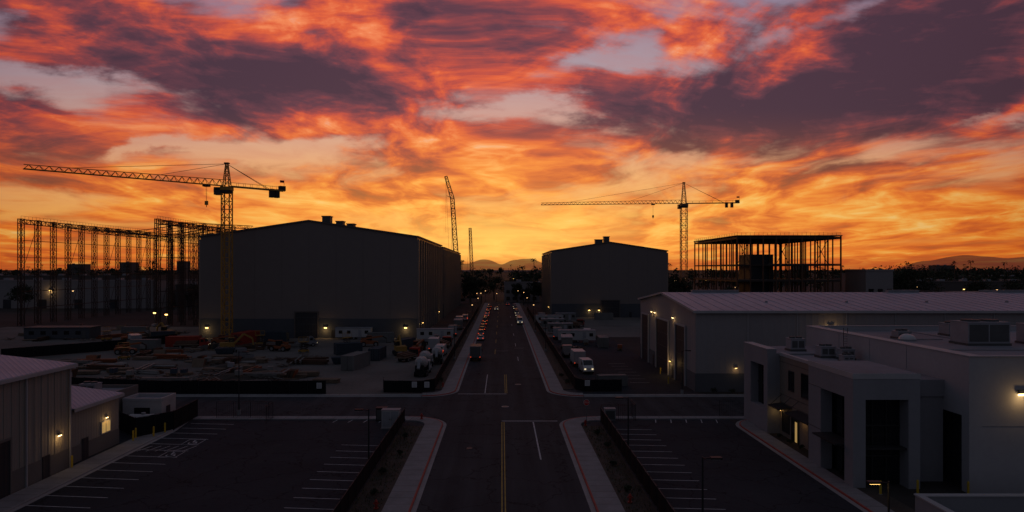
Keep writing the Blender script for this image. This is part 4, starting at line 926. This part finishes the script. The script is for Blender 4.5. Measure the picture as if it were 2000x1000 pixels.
# ------------------------------------------------------------------ yard materials
def pile(kind,x,y,r):
    b=Bd()
    if kind=='lumber_stack':
        for l in range(random.randint(1,4)):
            for i in range(6): 
                o=U(-.2,.2); b.box(-2.2+o,2.2+o,-.95+i*.32,-.67+i*.32,.12+l*.2,.28+l*.2,'lumber')
        for s_ in (-1.4,1.4): b.box(s_-.06,s_+.06,-1,1,0,.11,'lumber')
    elif kind=='pipe_stack':
        for l in range(2):
            for i in range(5-l): b.cyl((-3,-.9+i*.4+l*.2,.2+l*.34),(3,-.9+i*.4+l*.2,.2+l*.34),.19,'pipe' if R()<.6 else 'rebar',8)
    elif kind=='steel_beam_stack':
        kk=random.choice(('steel_rust','machine_orange','rebar','pipe'))
        for i in range(5):
            z=.1+(i//3)*.5; yy=-1+(i%3)*.9+U(-.1,.1); xx=U(-.6,.6)
            b.box(-4+xx,4+xx,yy-.18,yy+.18,z,z+.04,kk); b.box(-4+xx,4+xx,yy-.02,yy+.02,z+.041,z+.36,kk); b.box(-4+xx,4+xx,yy-.18,yy+.18,z+.361,z+.4,kk)
    elif kind=='pallet_stack':
        for l in range(random.randint(2,6)):
            for i in range(5): b.box(-.6,.6,-.5+i*.22,-.38+i*.22,.1+l*.15,.13+l*.15,'lumber')
            for s_ in (-.55,0,.5): b.box(s_,s_+.08,-.5,.5,.02+l*.15,.098+l*.15,'lumber')
        if R()<.5: b.box(-.55,.55,-.45,.45,.14+l*.15,1.0+l*.15,random.choice(('tarp_blue','pipe','hvac','machine_orange')))
    elif kind=='dumpster':
        b.hexa([(-2.4,-1.1,.15),(2.4,-1.1,.15),(2.4,1.1,.15),(-2.4,1.1,.15)],[(-2.9,-1.2,1.5),(2.9,-1.2,1.5),(2.9,1.2,1.5),(-2.9,1.2,1.5)],'cont_blue')
        for i in range(6): b.box(-2.3+i*.9,-2.2+i*.9,-1.28,-1.16,.2,1.45,'cont_blue')
        b.leaves(0,0,1.5,1.1,.35,40,.3,'lumber'); 
        for s_ in (-2,2): b.cyl((s_,-1,.12),(s_,1,.12),.12,'tyre',8)
    elif kind=='scrap_lumber':
        for i in range(22):
            a=U(0,6.28); l=U(.8,2.6); cx,cy,z=U(-2,2),U(-1.5,1.5),U(.06,.35)
            b.beam((cx-math.cos(a)*l/2,cy-math.sin(a)*l/2,z),(cx+math.cos(a)*l/2,cy+math.sin(a)*l/2,z+U(-.05,.3)),U(.06,.2),random.choice(('lumber','rebar','pipe','tyre')),.06)
    elif kind=='dirt_mound':
        n=14; rings=[(2.6,0),(2.0,.45),(1.2,.85),(.5,1.05)]
        pr=[[(rr*U(.8,1.2)*math.cos(2*math.pi*j/n)*1.4,rr*U(.8,1.2)*math.sin(2*math.pi*j/n),z) for j in range(n)] for rr,z in rings]
        for a in range(3):
            for j in range(n): b.face([pr[a][j],pr[a][(j+1)%n],pr[a+1][(j+1)%n],pr[a+1][j]],'verge_soil')
        b.face(pr[3],'verge_soil')
    elif kind=='formwork_panels':
        for i in range(6): b.hexa([(-1.5+i*.25,-1.2,0),(-1.42+i*.25,-1.2,0),(-1.42+i*.25,1.2,0),(-1.5+i*.25,1.2,0)],[(-.9+i*.25,-1.2,1.6),(-.82+i*.25,-1.2,1.6),(-.82+i*.25,1.2,1.6),(-.9+i*.25,1.2,1.6)],random.choice(('lumber','hvac_dark','rebar','machine_orange')))
        b.box(-1.6,1.2,-1.3,-1.22,0,.3,'lumber')
    elif kind=='scissor_lift':
        kk=random.choice(('machine_yellow','machine_orange'))
        b.box(-1.2,1.2,-.6,.6,.3,.8,kk)
        for s_ in (-1,1):
            for x_ in (-.8,.8): wheel(b,x_,s_*.6,.28)
        for l in range(4):
            for s_ in (-.45,.45): b.beam((-1,s_,.8+l*.45),(1,s_,1.25+l*.45),.08,'steel_dark'); b.beam((1,s_,.8+l*.45),(-1,s_,1.25+l*.45),.08,'steel_dark')
        b.box(-1.2,1.2,-.6,.6,2.62,2.75,kk)
        for sx in (-1.15,0,1.15):
            for s_ in (-.58,.58): b.beam((sx,s_,2.75),(sx,s_,3.8),.05,kk)
        for s_ in (-.58,.58): b.beam((-1.15,s_,3.8),(1.15,s_,3.8),.05,kk)
    elif kind=='excavator':
        for s_ in (-1,1): b.sideprof([(-2,.2),(-2.2,.5),(-1.9,.95),(1.9,.95),(2.2,.5),(2,.2)],s_*1.2-.3,s_*1.2+.3,'tyre')
        b.box(-2,1.3,-1.2,1.2,1.1,2.2,'machine_yellow'); b.box(.0,1.3,.1,1.15,2.2,3.2,'glass_dark'); b.box(-.05,1.35,.05,1.2,3.2,3.3,'machine_yellow')
        b.beam((1.1,-.4,1.8),(3.4,-.4,4.2),.45,'machine_yellow'); b.beam((3.4,-.4,4.2),(5.4,-.4,3.0),.4,'machine_yellow'); b.beam((5.4,-.4,3.0),(5.6,-.4,1.4),.35,'machine_yellow')
        b.hexa([(5.0,-.9,.5),(5.9,-.9,.4),(5.9,.1,.4),(5.0,.1,.5)],[(5.2,-.9,1.5),(6.1,-.9,1.3),(6.1,.1,1.3),(5.2,.1,1.5)],'steel_dark')
    elif kind=='telehandler':
        b.sideprof([(-2.4,.7),(-2.4,1.5),(-1.0,1.7),(2.0,1.2),(2.2,.7)],-1.0,1.0,'machine_orange')
        b.box(-.9,.5,.25,1.02,1.4,2.6,'glass_dark'); b.box(-.95,.55,.2,1.06,2.6,2.7,'machine_orange')
        for x_ in (-1.6,1.5):
            for s_ in (-1,1): wheel(b,x_,s_*1.0,.65,.4)
        b.beam((-2.2,-.2,1.9),(3.2,-.2,2.6),.4,'machine_orange'); b.beam((3.2,-.2,2.6),(4.2,-.2,2.0),.3,'steel_dark')
        for s_ in (-.5,.3): b.beam((4.2,s_,.9),(5.4,s_,.9),.1,'steel_dark')
        b.box(4.15,4.25,-.7,.5,.85,2.1,'steel_dark')
    b.make(kind,(x,y,.01),r)
kinds=['lumber_stack','scrap_lumber','steel_beam_stack','pallet_stack','scrap_lumber','lumber_stack','pipe_stack','formwork_panels','scrap_lumber','dirt_mound','pallet_stack','steel_beam_stack']
centres=[(-72,128),(-60,124),(-52,134),(-44,126),(-66,146),(-56,142),(-80,158),(-74,168),(-48,118),(-38,122),(-45,150),(-60,172),(-85,140)]
n=0
while n<145:
    cx,cy=random.choice(centres); x=random.gauss(cx,5); y=random.gauss(cy,3.4)
    if y<111 or x>-22 or (y<114 and x<-50): continue
    pile(kinds[n%12],x,y,U(-.25,.25)+(hp if R()<.2 else 0)); n+=1
pile('dumpster',-33,144,.2); pile('dumpster',-64,160,.1); pile('dumpster',-26,178,1.3)
for n in range(34): pile(kinds[n%12],U(-165,-95),U(172,228),U(0,3))
for n in range(14): pile(random.choice(('pallet_stack','lumber_stack','scrap_lumber')),U(14,29),U(145,275),U(0,3))
for (x,y,r) in ((-83,150,.6),(-110,190,1),(-47,162,.2),(-39,172,1.2),(-63,178,.4)): pile('scissor_lift',x,y,r)
for (x,y,r) in ((-66,165,.4),(-97,198,2.6),(-23.5,158,1.9)): pile('excavator',x,y,r)
for (x,y,r) in ((-88,160,.3),(-54,166,2.9),(-73,178,.1),(-20,164,1.4),(-34,176,.2),(-101,186,.5)): pile('telehandler',x,y,r)

# ------------------------------------------------------------------ far buildings, trees, hills
def far_building(name,x0,x1,y0,y1,h,k='far_wall',win_=0):
    b=Bd(); b.box(x0,x1,y0,y1,0,h,k,'roof_far'); b.box(x0-.2,x1+.2,y0-.2,y0+.3,h,h+.8,k); b.box(x0-.2,x0+.3,y0+.31,y1,h,h+.8,k); b.box(x1-.3,x1+.2,y0+.31,y1,h,h+.8,k)
    for i in range(int((x1-x0)/14)): 
        x=x0+7+i*14+U(-3,3); b.box(x-1.5,x+1.5,y0+6,y0+9,h,h+1.8,'hvac')
    if win_:
        n=int((x1-x0)/4)
        for f_ in range(win_):
            for i in range(n): b.box(x0+1.2+i*4,x0+3.4+i*4,y0-.1,y0-.02,1.2+f_*4,3.2+f_*4,'glass_dark')
    else:
        for i in range(int((x1-x0)/18)): b.box(x0+6+i*18,x0+10+i*18,y0-.1,y0-.02,0,4.5,'door_dark')
    b.make(name)
far_building('office_block',1.5,23,412,430,11.5,'far_wall_light',2)
far_building('warehouse',-330,-175,345,400,13.5,'far_wall_light'); far_building('warehouse',-172,-128,360,420,11,'far_wall'); far_building('warehouse',-420,-230,440,520,15)
far_building('warehouse',160,172,300,318,19,'far_wall_light',3); far_building('warehouse',212,330,400,450,12,'far_wall'); far_building('warehouse',174,182,330,350,17,'far_wall_light',2)
far_building('warehouse',28,70,460,500,12); far_building('warehouse',-60,-28,470,510,13); far_building('warehouse',350,470,420,480,12,'far_wall_light'); far_building('warehouse',170,250,240,290,10.5,'far_wall')
far_building('warehouse',-200,-150,150,185,8.0,'far_wall'); far_building('warehouse',260,350,250,300,11,'far_wall')
for (x,y,w_,h) in ((-560,1000,18,29),(-500,1050,12,31),(-700,1100,26,27),(-420,1100,18,27),(-330,1200,20,26),(520,1200,20,26),(700,1100,30,25)):
    far_building('office_tower',x,x+w_,y,y+20,h,'far_wall',int(h/4)-1)
for i in range(26):
    x=U(-900,900); y=U(520,1000); w_=U(40,110); far_building('warehouse',x,x+w_,y,y+U(30,60),U(9,13),'far_wall')
b=Bd()
cnt=0
while cnt<700:
    y=U(455,1250); x=U(-.80,.82)*y
    if cnt%5==0: x=U(.55,.8)*y
    if abs(x)<9: continue
    cnt+=1
    h=U(12,19)+ (y-470)*.005+(U(2,6) if R()<.14 else 0)
    b.tree(x,y,h,h*U(.35,.6),n=7,per=10,size=1.15)
for i in range(80):
    y=U(480,1100); x=U(-.80,.82)*y; b.palm(x,y,U(18,26),0,2.6)
b.make('distant_trees')
b=Bd()
for i in range(150):
    y=U(1300,2600); x=U(-.8,.85)*y; b.tree(x,y,U(16,24),U(9,16),n=6,per=8,size=2.8)
b.make('distant_trees')
for (x,y,h,r) in ((184,322,21,8),(192,318,24,9),(190,330,18,7),(201,322,20,8),(232,330,16,7),(250,330,18,7),(270,335,17,7),(285,330,15,7),(9,404,12,4),(19,403,13,4.5),(24,401,11,4),(-12,402,15,6),(-18,395,14,5),(25,396,15,6),(30,372,16,6),(-20,430,17,7),(14,400,9,3),(-5,440,16,7),(5,438,15,6),(-150,332,13,5),(-232,330,14,6),(75,300,14,5),(82,312,15,6),(95,290,13,5),(74,350,18,7),(92,360,17,7)):
    b=Bd(); b.tree(0,0,h,r,n=28,per=60,size=.38); b.make('tree',(x,y,0))
for (x,y,h) in ((-236,430,22),(-215,420,24),(-196,450,23),(60,520,25),(-30,520,26),(300,500,23),(345,520,25),(-300,520,24),(22,470,26),(330,480,25),(368,500,24)):
    b=Bd(); b.palm(0,0,h,0,2.6); b.make('palm_tree',(x,y,0))
b=Bd()
for i in range(130):
    y=U(250,900); x=U(-.75,.8)*y
    if i%3==0: x=U(.55,.78)*y
    if y<420 and -205<x<85: continue
    if 100<x<150 and y<380: continue
    h=U(6,10); b.cyl((x,y,0),(x,y,h),.1,'post_black',5); s_=.13+y*.0004; b.box(x-s_,x+s_,y-s_,y+s_,h,h+s_,'lamp_dim' if R()<.75 else 'lamp_amber')
for (x,y,h) in ((-9.5,398,7),(9.5,399,7),(-11,360,7),(12,372,7),(-3,411,5),(16,409,5),(26,399,6),(-14,385,6),(-12,345,5),(13,350,5),(14,300,4),(-13,300,4)):
    b.cyl((x,y,0),(x,y,h),.1,'post_black',5); b.box(x-.22,x+.22,y-.22,y+.22,h,h+.22,'lamp_dim')
b.make('distant_street_lamps')
for (x,y,z,e) in ((-228,344.8,9.5,220),(-150,359.8,5,60)): wall_lamp(x,y,z,0,-1,e,2.6)
for (x,y) in ((-120,236),(-112,228)):
    b=Bd(); b.cyl((0,0,0),(0,0,4.5),.06,'post_galv',6); b.box(-.5,.5,-.12,.12,4.5,4.9,'hvac_dark'); b.box(-.45,.45,-.15,-.121,4.53,4.87,'lamp_amber'); b.box(-.6,.6,-1,1,.2,1.0,'hvac'); 
    for s_ in (-1,1): wheel(b,0,s_*.7,.3)
    o=b.make('work_light',(x,y,0)); light(o,(0,-.6,4.5),40)
def ridge(name,x0,x1,y,prof,dep,k):
    b=Bd(); n=90; random.seed(int(abs(x0)))
    ph=[(U(0,6.28),U(.6,1.4)) for _ in range(6)]
    def hh(t):
        for i in range(len(prof)-1):
            if prof[i][0]<=t<=prof[i+1][0]:
                a=(t-prof[i][0])/(prof[i+1][0]-prof[i][0]); a=a*a*(3-2*a); h=prof[i][1]*(1-a)+prof[i+1][1]*a; break
        return h*(1+.05*sum(math.sin(t*f*(18+14*j)+p)/(1+j*.6) for j,(p,f) in enumerate(ph)))
    pr=[]
    for i in range(n+1):
        t=i/n; x=x0+(x1-x0)*t; pr.append((x,hh(t)))
    for i in range(n):
        (xa,ha),(xb,hb)=pr[i],pr[i+1]
        b.face([(xa,y,0),(xb,y,0),(xb,y+dep,hb),(xa,y+dep,ha)],k)
    b.make(name)
ridge('hills',-420,420,4200,((0,15),(.2,60),(.38,84),(.5,56),(.62,80),(.74,98),(.88,52),(1,15)),600,'hill_haze')
ridge('hills',3150,6500,5000,((0,10),(.1,85),(.2,128),(.3,118),(.6,150),(1,120)),600,'hill_haze')

# keep the carriageway clear: remove any stray stored goods standing in the middle of the road
for o in list(sc.objects):
    if o.type=='MESH' and o.parent is None and abs(o.location.x)<5 and 125<o.location.y<290 and o.name.split('.')[0] not in ('moving_car','manhole_cover'):
        bpy.data.objects.remove(o)
